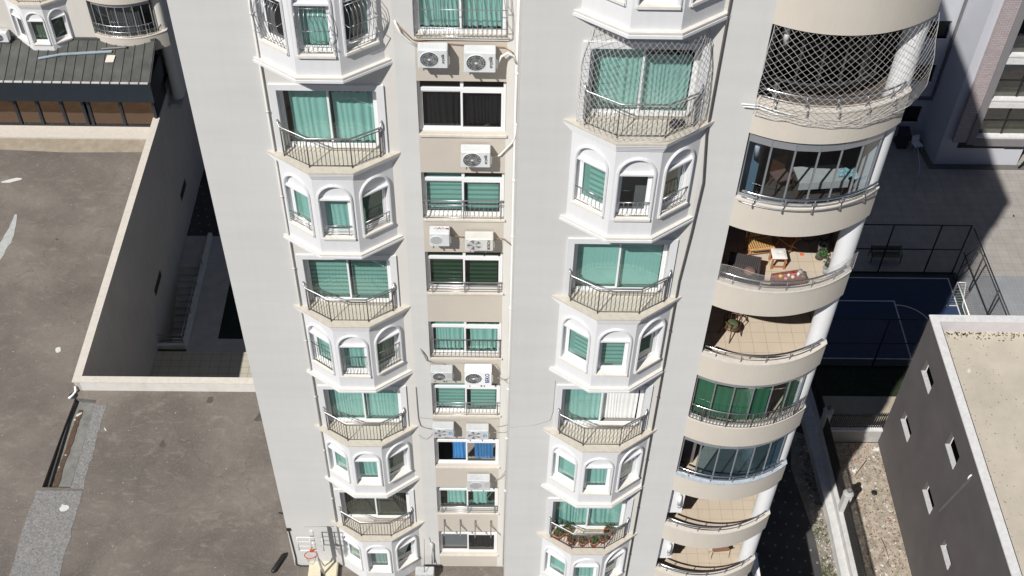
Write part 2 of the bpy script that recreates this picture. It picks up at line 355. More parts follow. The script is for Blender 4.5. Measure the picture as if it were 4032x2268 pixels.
arch = [(-WW, ZB), (WW, ZB), (WW, ZT)]+[(AR*math.cos(t), ZT+.04+(AR+.05)*math.sin(t)) for t in [math.pi*k/14 for k in range(0, 15)]]+[(-WW, ZT)]
def grow(l, o):
    out = []
    for x, z in l:
        if z <= ZB+.001: out.append((x+math.copysign(o, x), z-o*1.2))
        elif z <= ZT+.04: out.append((x+math.copysign(o, x), z))
        else:
            v = Vector((x, (z-ZT-.04))); v = v*(1+o/v.length); out.append((v.x, v.y+ZT+.04))
    return out
def bay_box(height):
    b = MB()
    for i in range(3):
        T = bayT(i, 0); c = BAYF[i][4]/2
        b.plane_holes(rect(-c, c, -height, -.02), [arch], T)
        b.reveal(arch, 0, .07, T)
        # sunk arch field above the opening
        seg = [(x, z) for x, z in arch if z >= ZT-.001]; n = len(seg); b.face([T((x, .07, z)) for x, z in seg])
        b.reveal(rect(-WW+.002, WW-.002, ZB+.002, ZT), .04, .20, T)
    f = [(x, y, -height) for x, y in P]; b.face(f); b.face([(x, y, -.02) for x, y in P])
    return b
def bay_trim():
    b = MB()
    for i in range(3):
        T = bayT(i, 0); b.ring(grow(arch, .002), grow(arch, .065), -.035, 0, T)
        b.ring(grow(arch, .018), grow(arch, .045), -.05, -.035, T)
        b.box(-WW-.0, WW+.0, -.02, .069, ZT-.005, ZT+.045, T)
    return b
def bay_sills():
    b = MB()
    for i in range(3):
        T = bayT(i, 0); v = [(-WW+.004, -.015, ZB+.015), (WW-.004, -.015, ZB+.015), (WW-.004, .2, ZB+.05), (-WW+.004, .2, ZB+.05)]; b.face([T(p) for p in v])
        b.box(-WW-.05, WW+.05, -.075, -.012, ZB-.055, ZB+.012, T)
    return b
def stepmould(steps):
    b = MB()
    for o, z0, z1 in steps: b.prism(offp(o), z0, z1)
    return b
BOXM = bay_box(3.06).mesh('bay_box', WHITE); BOXG = bay_box(3.28).mesh('bay_box', WHITE)
TRIMM = bay_trim().mesh('arch_trim', PVC if 0 else WHITE); SILLM = bay_sills().mesh('window_sill', mat('pale_sill', (.70, .675, .625), .8, nscale=6, namt=.08))
_f = stepmould([(.105, -3.19, -3.12), (.075, -3.12, -3.085)]); _f.k = 1; _f.prism(offp(.095), -3.085, -3.04)
LIP = mat('pale_stone_lip', (.68, .65, .60), .8, nscale=5, namt=.06)
FOOTM = _f.mesh('base_moulding', [WHITE, LIP])
CORNM = stepmould([(.13, -.105, -.055), (.085, -.12, -.105), (.10, -.175, -.12), (.05, -.19, -.175), (.065, -.245, -.19), (.02, -.26, -.245), (.035, -.31, -.26)]).mesh('cornice', WHITE)
LEDGM = stepmould([(.14, -.055, 0)]).mesh('ledge', STONE)
def railing_mb(bal=.105, top=.86):
    b = MB(); pl = [(-1.30, -.02), (-1.235, -.2), (-.545, -.63), (.545, -.63), (1.235, -.2), (1.30, -.02)]
    def seg(a, c, z, r, n=5): b.tube([(a[0], a[1], z), (c[0], c[1], z)], r, n)
    for i in range(1, 4):
        a, c = pl[i], pl[i+1]; seg(a, c, .07, .012); seg(a, c, top, .014)
        L_ = math.hypot(c[0]-a[0], c[1]-a[1]); n = max(2, round(L_/bal))
        for k in range(1, n):
            t = k/n; x = a[0]+(c[0]-a[0])*t; y = a[1]+(c[1]-a[1])*t; b.tube([(x, y, .07), (x, y, top)], .009, 4)
    for i in (0, 4):
        a, c = pl[i], pl[i+1]; seg(a, c, .07, .012); seg(a, c, top, .014)
        for t in (.25, .55, .8): b.tube([(a[0]+(c[0]-a[0])*t, a[1]+(c[1]-a[1])*t, .07), (a[0]+(c[0]-a[0])*t, a[1]+(c[1]-a[1])*t, top)], .007, 4)
    for p in pl[1:5]: b.tube([(p[0], p[1], 0), (p[0], p[1], .93)], .018, 6)
    return b
def handrail_mb(top=.95):
    b = MB(); pl = [(-1.235, -.2), (-.53, -.63), (.53, -.63), (1.235, -.2)]
    b.tube([(-1.30, -.02, top+.10), (-1.31, -.06, top+.13), (-1.30, -.12, top+.09), (-1.27, -.17, top+.02)]+[(x, y, top) for x, y in pl]+[(1.27, -.17, top+.02), (1.30, -.12, top+.09), (1.31, -.06, top+.13), (1.30, -.02, top+.10)], .024, 8)
    return b
RAILM = railing_mb().mesh('balcony_railing', IRON); HANDM = handrail_mb().mesh('handrail', STEEL)

def bay(root, cx, yw, zf, height=3, foot=True, rail=True, winstyle=None):
    """one storey-high bay under a ledge at height zf"""
    bx = part('bay_window', BOXM if foot else BOXG, None, root, (cx, yw, zf), fit=True)
    part('arch_trim', TRIMM, None, bx); part('window_sill', SILLM, None, bx)
    if foot: part('base_moulding', FOOTM, None, bx)
    lg = part('ledge', LEDGM, None, root, (cx, yw, zf), fit=True); part('cornice', CORNM, None, lg)
    if rail:
        r = part('balcony_railing', RAILM, None, root, (cx, yw, zf), fit=True); part('handrail', HANDM, None, r)
    for i, st in enumerate(winstyle or [('pleat', GG)]*3):
        T = bayT(i, 0); p = T((-WW+.003, .135, ZB+.05)); st_, gl = st
        w, h = 2*WW-.006, ZT-ZB-.055
        cur = [] if st_ is None else [(st_, .06, w-.06 if st_ != 'half' else w*.5, .05, h-.06-(.1 if i != 1 else 0))]
        window(root, (cx+p[0], yw+p[1], zf+p[2]), BAYF[i][5], w, h, 1, gl, cur, fw_=.05)
def bar_guard(root, i, cx, yw, zf, style):
    """small guards in front of the arched windows"""
    T = bayT(i, 0); b = MB(); w = WW-.01; z0 = ZB+.08
    def tb(a, c, r=.009, n=5): b.tube([T(a), T(c)], r, n)
    if style == 'low':      # three light horizontal rails with short posts
        for z, r in ((z0+.05, .009), (z0+.14, .009), (z0+.22, .009), (z0+.36, .016)): tb((-w, -.02, z), (w, -.02, z), r)
        for x in (-w+.1, w-.1): tb((x, -.02, z0), (x, -.02, z0+.36), .012)
    elif style == 'bal':
        tb((-w, -.03, z0+.03), (w, -.03, z0+.03), .011); tb((-w, -.03, z0+.45), (w, -.03, z0+.45), .018)
        for k in range(7): x = -w+.06+k*(2*w-.12)/6; tb((x, -.03, z0+.03), (x, -.03, z0+.45), .007)
    elif style == 'tall':
        tb((-w, -.02, z0+.02), (w, -.02, z0+.02), .013); tb((-w, -.02, z0+.84), (w, -.02, z0+.84), .013)
        for k in range(8): x = -w+.04+k*(2*w-.08)/7; tb((x, -.02, z0+.02), (x, -.02, z0+.84), .008)
    elif style == 'belly':
        def cv(x, n=9): return [T((x, -.03-.20*math.sin(math.pi*min(1, (k/(n-1))**.55))*(1 if k < n-1 else .0), z0+1.25*(1-k/(n-1)) if k < n-1 else z0)) for k in range(n)]
        for k in range(8): x = -w+.02+k*(2*w-.04)/7; b.tube(cv(x), .008, 5)
        for zz, yy in ((1.22, -.05), (.72, -.20), (.30, -.22), (.02, -.03)): tb((-w, yy, z0+zz), (w, yy, z0+zz), .009)
        for sx in (-w, w):
            tb((sx, -.20, z0+.72), (sx, -.0, z0+.72)); tb((sx, -.22, z0+.30), (sx, 0, z0+.30))
    return part('window_guard', b, IRON if style == 'tall' else STEEL, root, (cx, yw, zf), fit=True)

# ================================================================== THE TOWER
ROOF = 7.6
tower = thing('apartment_tower', 'tall pale grey apartment tower with white bays and curved balconies in the middle', 'building', (1, 6, -Z0))
YR = -2.207
DX0, DX1 = -5.12+.0, -2.67      # balcony door opening, left stack (centre -3.885)
LC, RC = -3.885, 3.555
LZ = [2.37, -3.63, -9.63, -15.63, -21.63]; RZ = [5.36, -.64, -6.64, -12.64, -18.64, -24.64]
BASE = -24.98
def strip(x0, x1, y, m, z0=BASE, z1=ROOF, holes=(), dep=.2, name='wall'):
    b = MB(); b.plane_holes(rect(x0, x1, z0, z1), [rect(*h) for h in holes], lambda p: (p[0], y, p[2]))
    for h in holes: b.reveal(rect(*h), y, y+dep, I3)
    return part(name, b, m, tower, fit=True)
strip(-7.3, -5.43, 0, GREY, -Z0)
hl = []
for z in LZ:
    hl.append((LC-1.235, LC+1.225, z, z+2.0))            # door opening above each ledge
strip(-5.43, -2.15, 0, CREAM, holes=hl, dep=.22)
strip(-2.15, -1.66, 0, GREY)
ch = [(-1.655, .545, -3*k, -3*k+1.68) for k in range(-2, 8)]+[(-1.655, .545, -24.0, -24+1.68)]
strip(-1.66, .55, 0, BEIGE, holes=ch, dep=.24)
strip(.55, .82, 0, CREAM)
b = MB(); b.face([(.82, YR, -Z0), (.82, 0, -Z0), (.82, 0, ROOF), (.82, YR, ROOF)]); part('wall', b, CREAM, tower, fit=True)
strip(.82, 2.06, YR, GREY, -Z0)
hr = [(RC-1.235, RC+1.19, z, z+2.0) for z in RZ]
strip(2.06, 4.97, YR, GREY, z0=-Z0, holes=hr, dep=.22)
strip(4.97, 5.16, YR, CREAM, -Z0)
strip(5.16, 6.14, YR, GREY, -Z0)
# flanks, back and roof
b = MB(); b.face([(-7.3, 0, -Z0), (-7.3, 13, -Z0), (-7.3, 13, ROOF), (-7.3, 0, ROOF)]); b.face([(-7.3, 13, -Z0), (9.75, 13, -Z0), (9.75, 13, ROOF), (-7.3, 13, ROOF)])
b.face([(9.75, .6, -Z0), (9.75, 13, -Z0), (9.75, 13, ROOF), (9.75, .6, ROOF)]); part('wall', b, GREY, tower, fit=True)
CX, CYc, CR = 7.648, .493, 3.095
def arcpts(R_, x0=6.14, x1=9.75, n=28, off=0):
    a0 = math.acos(max(-1, min(1, (x0-CX)/R_))); a1 = math.acos((x1-CX)/R_)
    return [(CX+R_*math.cos(a0+(a1-a0)*k/n), CYc-R_*math.sin(a0+(a1-a0)*k/n)) for k in range(n+1)]
b = MB(); poly = [(-7.3, 0), (.82, 0), (.82, YR)]+arcpts(CR+.05)+[(9.75, 13), (-7.3, 13)]; b.prism(poly, ROOF, ROOF+.25); part('roof', b, PARA, tower, fit=True)
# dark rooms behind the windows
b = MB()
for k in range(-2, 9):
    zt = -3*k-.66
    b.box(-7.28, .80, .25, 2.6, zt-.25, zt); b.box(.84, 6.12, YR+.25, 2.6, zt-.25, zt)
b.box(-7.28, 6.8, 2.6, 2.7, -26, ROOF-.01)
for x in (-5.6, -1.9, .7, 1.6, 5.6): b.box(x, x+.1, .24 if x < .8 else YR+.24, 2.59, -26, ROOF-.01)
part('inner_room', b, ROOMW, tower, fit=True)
# sills and door surrounds
for k in range(-1, 9):
    sb = MB(); sb.box(-1.64, .575, -.06, .10, -3*k-.065, -3*k-.002); part('window_sill', sb, COPE, tower, fit=True)
for cx, yw, zs in ((LC, 0, LZ), (RC, YR, RZ)):
    for z in zs:
        t = MB(); x0, x1 = cx-1.235, cx+(1.225 if cx < 0 else 1.19)
        inn = [(x0, z+.002), (x0, z+2.0), (x1, z+2.0), (x1, z+.002)]; out = [(x0-.17, z+.002), (x0-.17, z+2.17), (x1+.19, z+2.17), (x1+.19, z+.002)]
        for i in range(3):
            a, c, d, e = inn[i], inn[i+1], out[i+1], out[i]
            TT = lambda p: (p[0], yw+p[1], p[2])
            t.face([TT((q[0], -.055, q[1])) for q in (a, c, d, e)]); t.face([TT((a[0], -.055, a[1])), TT((c[0], -.055, c[1])), TT((c[0], .01, c[1])), TT((a[0], .01, a[1]))])
            t.face([TT((e[0], -.055, e[1])), TT((d[0], -.055, d[1])), TT((d[0], .01, d[1])), TT((e[0], .01, e[1]))])
        part('door_surround', t, WHITE, tower, fit=True)
        t = MB(); t.box(x0, x1, yw+.0, yw+.24, z-.03, z+.02); part('threshold', t, STONE, tower, fit=True)

# bays
PW, ZW = ('pleat', GG), ('zebra', GG)
lst = {0: [('dark', GSM), PW, ('dark', GG)], 1: [PW, PW, (None, GGD)], 2: [PW, PW, ('pleat', GGD)], 3: [PW, PW, (None, GGD)], 4: [('sheer', GPL), ('sheer', GPL), ('sheer', GGR)]}
for j, z in enumerate(LZ): bay(tower, LC, 0, z, foot=(j < 4), rail=j > 0, winstyle=lst[j])
rst = {0: [PW]*3, 1: [ZW, (None, GSM), ('zebrad', GGD)], 2: [ZW, ZW, ('zebra', GGD)], 3: [('roller', GG), ('sheer', GG), ('sheer', GGD)], 4: [PW, PW, ('sheer', GGD)], 5: [PW]*3}
for j, z in enumerate(RZ[:5]): bay(tower, RC, YR, z, rail=j > 0, winstyle=rst[j])
for i in range(3):
    bar_guard(tower, i, LC, 0, LZ[0], 'belly'); bar_guard(tower, i, LC, 0, LZ[1], 'low'); bar_guard(tower, i, LC, 0, LZ[2], 'tall'); bar_guard(tower, i, RC, YR, RZ[1], 'bal')
# balcony doors
def door(cx, yw, z, cur, gl=GG, ro=False):
    x0, x1 = cx-1.235, cx+(1.225 if cx < 0 else 1.19); w = x1-x0-.01
    c = []
    for s_ in cur: c.append((s_[0], s_[1]*w, s_[2]*w, .06, s_[3]))
    return window(tower, (x0+.005, yw+.15, z+.022), 0, w, 1.97, 2, gl, c, curd=.2, right_open=ro)
door(LC, 0, LZ[0], [('pleat', .05, .95, 1.8)])
door(LC, 0, LZ[1], [('pleat', .09, .49, 1.74), ('pleat', .53, .97, 1.64)])
door(LC, 0, LZ[2], [('zebra', .04, .49, 1.85), ('zebra', .53, .96, 1.8)])
door(LC, 0, LZ[3], [('sheer', .04, .5, 1.9), ('sheer', .52, .96, 1.9)])
door(LC, 0, LZ[4], [('dark', .04, .5, 1.85), ('dark', .56, .9, 1.85), ('pleat', .52, .55, 1.85)], GSM if 0 else GGD)
door(RC, YR, RZ[0], [('pleat', .05, .95, 1.8)])
door(RC, YR, RZ[1], [('pleat', .06, .49, 1.78), ('pleat', .52, .95, 1.55)])
door(RC, YR, RZ[2], [('roller', .04, .495, 1.86), ('roller', .53, .96, 1.76)])
d = door(RC, YR, RZ[3], [('sheer', .05, .5, 1.88), ('sheer', .5, .95, 1.88)], ro=True)
door(RC, YR, RZ[4], [('pleat', .03, .5, 1.88), ('pleat', .52, .97, 1.8)])
door(RC, YR, RZ[5], [('pleat', .03, .5, 1.88), ('pleat', .52, .97, 1.8)])

# middle column windows
CW = 2.19
cur = {-1: [('pleat', .1, 2.1, .1, 1.6)], 0: [('pleat', .1, 1.05, .1, 1.6), ('pleat', 1.15, 2.08, .1, 1.6)], 1: [('dark', .1, 1.05, .1, 1.3), ('dark', 1.15, 2.08, .1, 1.3)],
       2: [('zebra', .12, 1.06, .08, 1.6), ('zebra', 1.2, 2.05, .08, 1.25)], 3: [('zebrad', .14, 1.02, .08, 1.2), ('zebrad', 1.25, 2.05, .08, 1.2)],
       4: [('pleat', .16, 1.04, .08, 1.6), ('pleat', 1.24, 2.08, .08, 1.25)], 5: [('zebra', .16, 1.04, .08, 1.6), ('zebra', 1.24, 2.05, .08, 1.2)],
       6: [('blue', .6, 1.05, .08, 1.25), ('blue', 1.35, 2.0, .08, 1.2)], 7: [('pleat', .35, 1.05, .22, 1.6), ('pleat', 1.28, 1.8, .2, 1.25)], 8: [('flat', .1, 1.05, .1, 1.3), ('dark', 1.2, 2.05, .1, 1.3)]}
gls = {1: GSM, 3: GGD, 6: GC, 8: GSM}
for k in range(-1, 9):
    window(tower, (-1.65, .13, -3*k+.002), 0, CW, 1.675, 2, gls.get(k, GG), cur[k], transom=.30, left_open=(k == 6))
def midguard(z, style):
    b = MB(); x0, x1 = -1.64, .54; m = STEEL
    def h(zz, r=.012, y=-.02): b.tube([(x0, y, z+zz), (x1, y, z+zz)], r, 6)
    def v(x, a, c, r=.007, y=-.02): b.tube([(x, y, z+a), (x, y, z+c)], r, 4)
    n = 18
    if style == 'bal2':
        h(.05); h(.52, .012); h(.68, .02)
        for i in range(n): v(x0+.06+i*(x1-x0-.12)/(n-1), .05, .58)
        for x in (x0+.08, (x0+x1)/2, x1-.08): v(x, .0, .68, .016)
    elif style == 'bars3':
        for a, r in ((.06, .011), (.17, .011), (.28, .011), (.44, .02)): h(a, r)
        for x in (x0+.15, (x0+x1)/2, x1-.12): v(x, 0, .44, .016); v(x+.04, 0, .44, .01)
    elif style == 'iron':
        m = IRON; h(.04, .014); h(.24, .010); h(.86, .018)
        for i in range(n):
            x = x0+.05+i*(x1-x0-.1)/(n-1); b.tube([(x, -.02, z+.04), (x+.015*(-1)**i, -.03, z+.45), (x, -.02, z+.86)], .008, 4)
        v(x0+.02, 0, .86, .016); v(x1-.02, 0, .86, .016)
    elif style == 'cage':
        ys = lambda t: -.03-.20*math.sin(math.pi*min(1, t*1.3)) if t < .77 else -.03
        for i in range(20):
            x = x0+.03+i*(x1-x0-.06)/19; b.tube([(x, -.02, z+.03), (x, -.16, z+.10), (x, -.22, z+.25), (x, -.22, z+.7), (x, -.14, z+1.2), (x, -.03, z+1.6)], .008, 4)
        h(.03, .010, -.02); h(.12, .010, -.17); h(.38, .010, -.225); h(.88, .010, -.2)
        for x in (x0, x1):
            for a in (.38, .88): b.tube([(x, -.22, z+a), (x, 0, z+a)], .01, 4)
            b.tube([(x, -.02, z+.03), (x, -.16, z+.10), (x, -.22, z+.25), (x, -.22, z+.7), (x, -.14, z+1.2), (x, -.03, z+1.6)], .010, 4)
    part('window_guard', b, m, tower, fit=True)
midguard(0, 'cage'); midguard(-6, 'bal2'); midguard(-9, 'bars3'); midguard(-12, 'iron'); midguard(-15, 'bal2'); midguard(-21, 'bars3')

# curved balconies -------------------------------------------------------------
def curved(root, dx, dy, dz, ks, tops=True):
    """parapet, floor slab and coping of the curved balconies; shifts let the neighbour tower reuse the plan"""
    for k in ks:
        z1 = -3*k; z0 = z1-.97; b = MB()
        O = arcpts(CR); I = arcpts(CR-.15); n = len(O)
        O = [(x+dx, y+dy) for x, y in O]; I = [(x+dx, y+dy) for x, y in I]
        for i in range(n-1):
            b.smooth = True
            b.face([(*O[i], z0+dz), (*O[i+1], z0+dz), (*O[i+1], z1-.04+dz), (*O[i], z1-.04+dz)]); b.face([(*I[i], z0+.3+dz), (*I[i+1], z0+.3+dz), (*I[i+1], z1-.04+dz), (*I[i], z1-.04+dz)])
            b.smooth = False
        for e in (0, -1): b.face([(*O[e], z0+dz), (*I[e], z0+dz), (*I[e], z1-.04+dz), (*O[e], z1-.04+dz)])
        p = part('parapet', b, PARA, root, fit=True)
        c = MB(); c.prism([(x+dx, y+dy) for x, y in arcpts(CR+.025)]+[(x+dx, y+dy) for x, y in reversed(arcpts(CR-.19))], z1-.045+dz, z1+dz); part('coping', c, (MARBLE if (k == 5 and dx == 0) else COPE), p)
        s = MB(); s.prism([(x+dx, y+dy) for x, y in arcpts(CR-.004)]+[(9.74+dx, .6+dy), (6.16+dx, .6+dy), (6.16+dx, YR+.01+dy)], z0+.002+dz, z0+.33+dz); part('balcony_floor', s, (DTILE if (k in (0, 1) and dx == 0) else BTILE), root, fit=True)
curved(tower, 0, 0, 0, range(-2, 9))
b = MB(); b.prism([(x, y) for x, y in arcpts(CR)]+[(9.75, .6), (6.14, .6)], 6.0, ROOF-.003); part('upper_fascia', b, PARA, tower, fit=True)
# recess walls of the balconies, their deep shade put into a dark colour
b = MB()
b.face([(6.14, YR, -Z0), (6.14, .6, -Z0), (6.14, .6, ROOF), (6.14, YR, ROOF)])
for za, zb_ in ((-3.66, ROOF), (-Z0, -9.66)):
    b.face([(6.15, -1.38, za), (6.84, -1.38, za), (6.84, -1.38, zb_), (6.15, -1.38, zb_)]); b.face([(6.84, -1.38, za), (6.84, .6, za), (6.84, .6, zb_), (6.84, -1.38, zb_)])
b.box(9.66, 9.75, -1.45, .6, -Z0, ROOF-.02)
part('balcony_side_wall', b, mat('shade_dark_wall', (.16, .15, .145), .8), tower, fit=True)
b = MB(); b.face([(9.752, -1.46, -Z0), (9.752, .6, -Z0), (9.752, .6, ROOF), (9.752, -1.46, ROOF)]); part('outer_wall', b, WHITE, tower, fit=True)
b = MB(); b.plane_holes(rect(6.14, 9.66, -Z0, ROOF-.02), [rect(7.5, 9.3, -3*k-.62, -3*k+1.4) for k in range(-1, 8)], lambda p: (p[0], .6, p[2])); part('balcony_back_wall', b, mat('shade_dark_wall', (.16, .15, .145), .8), tower, fit=True)  # back wall coloured dark to stand in for the balcony shade
for k in range(-1, 8): window(tower, (7.5, .62, -3*k-.62), 0, 1.8, 2.02, 2, GSM, [('dark', .1, 1.7, .05, 1.9)])
# round pier
b = MB(); b.smooth = True; n = 28; PX, PY, PR = 9.50, -1.55, .262
for i in range(n):
    a, c = 2*math.pi*i/n, 2*math.pi*(i+1)/n
    b.face([(PX+PR*math.cos(a), PY+PR*math.sin(a), -Z0), (PX+PR*math.cos(c), PY+PR*math.sin(c), -Z0), (PX+PR*math.cos(c), PY+PR*math.sin(c), ROOF-.02), (PX+PR*math.cos(a), PY+PR*math.sin(a), ROOF-.02)])
part('round_pier', b, WHITE, tower, fit=True)

def arcrail(root, z, bars, hand, posts=5, x0=6.2, x1=9.45, R_=CR-.05, dx=0, dy=0, bal=0, mat_=STEEL, hr=.028):
    b = MB(); A = [(x+dx, y+dy) for x, y in arcpts(R_, x0, x1, 20)]
    for a in bars: b.tube([(x, y, z+a) for x, y in A], .012, 6)
    idx = [round(i*20/posts+20/posts/2) for i in range(posts)]
    for i in idx:
        x, y = A[min(20, i)]; b.tube([(x, y, z-.0), (x, y, z+hand-.02)], .016, 6)
    if bal:
        B = arcpts(R_, x0, x1, bal)
        for x, y in B: b.tube([(x+dx, y+dy, z+.03), (x+dx, y+dy, z+hand-.03)], .011, 4)
    r = part('balcony_railing', b, mat_, root, fit=True)
    h = MB(); h.tube([(x, y, z+hand) for x, y in A], hr, 8); part('handrail', h, CHROME, r)
for k in range(-1, 9):
    if k == 4: arcrail(tower, -12, [.03], .68, 5, x0=6.17, x1=9.62, R_=CR+.0, bal=36, mat_=IRON, hr=.02)
    elif k == 1: arcrail(tower, -3, [.10], .30, 5, x0=6.25, x1=9.6, R_=CR+.03, hr=.034)
    else: arcrail(tower, -3*k, [.12], .32, 5, x1=9.5)
for k in (0, 1):
    b = MB(); A = arcpts(CR+.07, 6.2, 9.6, 30)
    if k: b.tube([(x, y, -3*k-.03) for x, y in A], .016, 5); part('outer_rail', b, STEEL, tower, fit=True)
    for q in (3, 9, 15, 21, 27):
        b = MB(); x, y = A[q]; ux, uy = (x-CX)/CR, (y-CYc)/CR; b.tube([(x-.10*ux, y-.10*uy, -3*k+.10), (x, y, -3*k+.02), (x+.01*ux, y+.01*uy, -3*k-.12), (x-.05*ux, y-.05*uy, -3*k-.17)], .018, 5); part('rail_bracket', b, STEEL, tower, fit=True)
# glazing of three balconies
def glazing(k, npane, gl, fm, x0=6.2, x1=9.35, Rg=CR-.12, topd=.22, skip=(), posts=.02):
    z0, z1 = -3*k+.0, -3*k+2.03; A = arcpts(Rg, x0, x1, npane); f = MB(); bt = MB()
    for i in range(npane):
        (ax, ay), (bx, by) = A[i], A[i+1]; L_ = math.hypot(bx-ax, by-ay); an = math.atan2(by-ay, bx-ax)
        T = lambda p: (ax+math.cos(an)*p[0]-math.sin(an)*p[1], ay+math.sin(an)*p[0]+math.cos(an)*p[1], p[2])
        f.box(0, L_, -.04, .04, z1-topd, z1-.10, T); f.box(.0, L_, -.02, .02, z1-.10, z1, T); bt.box(0, L_, -.03, .03, z0+.002, z0+.05, T)
    r = part('balcony_glazing', f, fm, tower, fit=True); part('bottom_track', bt, fm, r)
    for i in range(npane+1):
        x, y = A[i]; q = MB(); q.box(x-posts, x+posts, y-.02, y+.02, z0+.05, z1-topd); part('glazing_post', q, fm, r)
    for i in range(npane):
        if i in skip: continue
        (ax, ay), (bx, by) = A[i], A[i+1]; q = MB(); q.face([(ax, ay, z0+.05), (bx, by, z0+.05), (bx, by, z1-topd), (ax, ay, z1-topd)]); part('pane', q, gl, r)
ALU = mat('aluminium_frame', (.42, .45, .48), .4, metal=.6, nscale=3, namt=.06)
ALUD = mat('dark_aluminium', (.10, .11, .115), .45, metal=.5)
GK1 = glass('pale_grey_glass', (.66, .72, .76), .02)
glazing(1, 6, GK1, ALU, topd=.30); GDK = glass('black_glass', (.10, .11, .13), -.03)
glazing(0, 6, GDK, ALUD, Rg=CR-.9, x0=6.2, x1=9.0)
glazing(4, 6, GC, ALU, posts=.014); glazing(5, 6, GBL, ALU, skip=(0,), topd=.26)
# green sheets hanging behind the glazing of one balcony
A = arcpts(CR-.26, 6.3, 9.3, 6); b = MB()
for i in range(6):
    if i == 4: continue
    (ax, ay), (bx, by) = A[i], A[i+1]
    N = 9; v = []
    for r in range(2):
        for q in range(N): t = q/(N-1); v.append((ax+(bx-ax)*t, ay+(by-ay)*t+.012*math.sin(14*t+i), -12+.04+r*(1.48 if i else 1.9)))
    b.raw(v, [(q, q+1, N+q+1, N+q) for q in range(N-1)])
solo('balcony_screen', b, GREENSH, 'dark green sheeting hung behind the glass of the fifth curved balcony from the top', 'screen')

# pipes on the facade
def pipe(pts, r, m, name, label, cat='pipe', n=6, clips=(), group=None):
    b = MB(); b.tube(pts, r, n)
    for c in clips: b.tube([(c[0], c[1], c[2]-.02), (c[0], c[1], c[2]+.02)], r*1.6, n)
    return solo(name, b, m, label, cat, group)
pipe([(-5.40, -.05, 7), (-5.40, -.05, -24.8)], .028, CREAM, 'drain_pipe', 'thin cream drain pipe running down beside the left stack of bays', clips=[(-5.40, -.05, z) for z in (.6, -2.3, -5.2, -8, -11.2, -14, -17, -20)])
pipe([(.80, -.06, 7), (.78, -.06, -2), (.80, -.06, -8), (.80, -.06, -24.7)], .036, PVC, 'drain_pipe', 'white pipe running down the corner beside the middle windows', clips=[(.8, -.06, z) for z in (-1, -2.6, -4.5, -6.6, -9.6, -13.5, -16.2, -19.4)])
pipe([(5.15, YR-.05, 7), (5.15, YR-.05, -1.0), (5.28, YR-.06, -2.5), (5.22, YR-.06, -4.2), (5.13, YR-.05, -6), (5.13, YR-.05, -24)], .026, IRON, 'drain_pipe', 'dark pipe bending beside the right stack of bays', clips=[(5.13, YR-.05, z) for z in (-8, -11, -14.2, -17, -20)])
pipe([(-2.10, .02, .42), (-2.07, -.06, .38), (-1.97, -.09, .13), (-1.78, -.07, -.11), (-1.57, -.06, -.27)], .030, PIPE, 'hose', 'white insulated hose sagging to the topmost left air conditioner', 'hose')
pipe([(-2.06, -.05, .37), (-1.7, -.04, -.08), (-1.3, -.03, -.15), (-.94, -.03, -.19), (-.1, -.03, -.25), (.48, -.04, -.27), (.66, -.05, -.39), (.78, -.06, -.71)], .014, mat('copper_wrap', (.30, .17, .09), .6), 'cable', 'brown cable crossing above the topmost pair of air conditioners', 'cable')
pipe([(.80, -.07, -2.56), (.79, -.09, -3.0), (.72, -.08, -3.2), (.41, -.06, -3.65), (.2, -.08, -3.7)], .024, PIPE, 'hose', 'white hose looping to the single air conditioner under the dark curtained window', 'hose')
pipe([(.78, -.08, -.71), (.70, -.12, -.45), (.55, -.15, -.35), (.40, -.2, -.42), (.33, -.25, -.6)], .030, PIPE, 'hose', 'thick white hose curving from the topmost right air conditioner to the corner pipe', 'hose')
pipe([(-1.95, .0, -11.6), (-1.88, -.06, -11.7), (-1.80, -.08, -11.9), (-1.76, -.06, -12.1), (-1.52, -.06, -12.26), (-1.26, -.06, -12.28), (-1.05, -.1, -12.4)], .022, CABLE, 'hose', 'dark hose bundle dropping to the plain left air conditioner of the third pair', 'hose')
pipe([(-1.63, -.03, -12.21), (-.69, -.03, -12.26), (-.21, -.03, -12.33), (.4, -.04, -12.29), (.48, -.05, -12.5), (.5, -.06, -12.8)], .010, CABLE, 'cable', 'thin grey cable sagging over the third pair of air conditioners', 'cable')
pipe([(-2.16, -.03, -13.52), (-2.15, -.03, -14.43), (-2.14, -.03, -15.19), (-2.08, -.03, -15.59), (-1.95, -.03, -15.7), (-1.7, -.05, -15.76)], .014, CABLE, 'cable', 'grey cable bending down the wall to the left of the lowest air conditioner pair', 'cable')
pipe([(-2.15, -.03, -15.12), (-1.84, -.03, -15.19), (-1.54, -.03, -15.24), (-.92, -.03, -15.27), (-.45, -.03, -15.25), (.54, -.03, -15.16)], .007, CABLE, 'cable', 'thin cable crossing above the pair of blue marked air conditioners', 'cable')
pipe([(-2.17, -.03, -16.1), (-2.04, -.03, -16.31), (-1.9, -.03, -16.36), (-1.75, -.03, -16.18), (-1.7, -.06, -15.9)], .006, CABLE, 'cable', 'thin looped cable hanging below the left blue marked air conditioner', 'cable')
pipe([(.83, YR-.03, -12.58), (1.53, YR-.02, -12.49), (2.02, YR-.02, -12.22), (2.09, YR-.02, -11.8), (2.09, YR-.02, -10.3)], .0045, CABLE, 'cable', 'thin cable crossing the grey wall to the right stack of bays', 'cable')
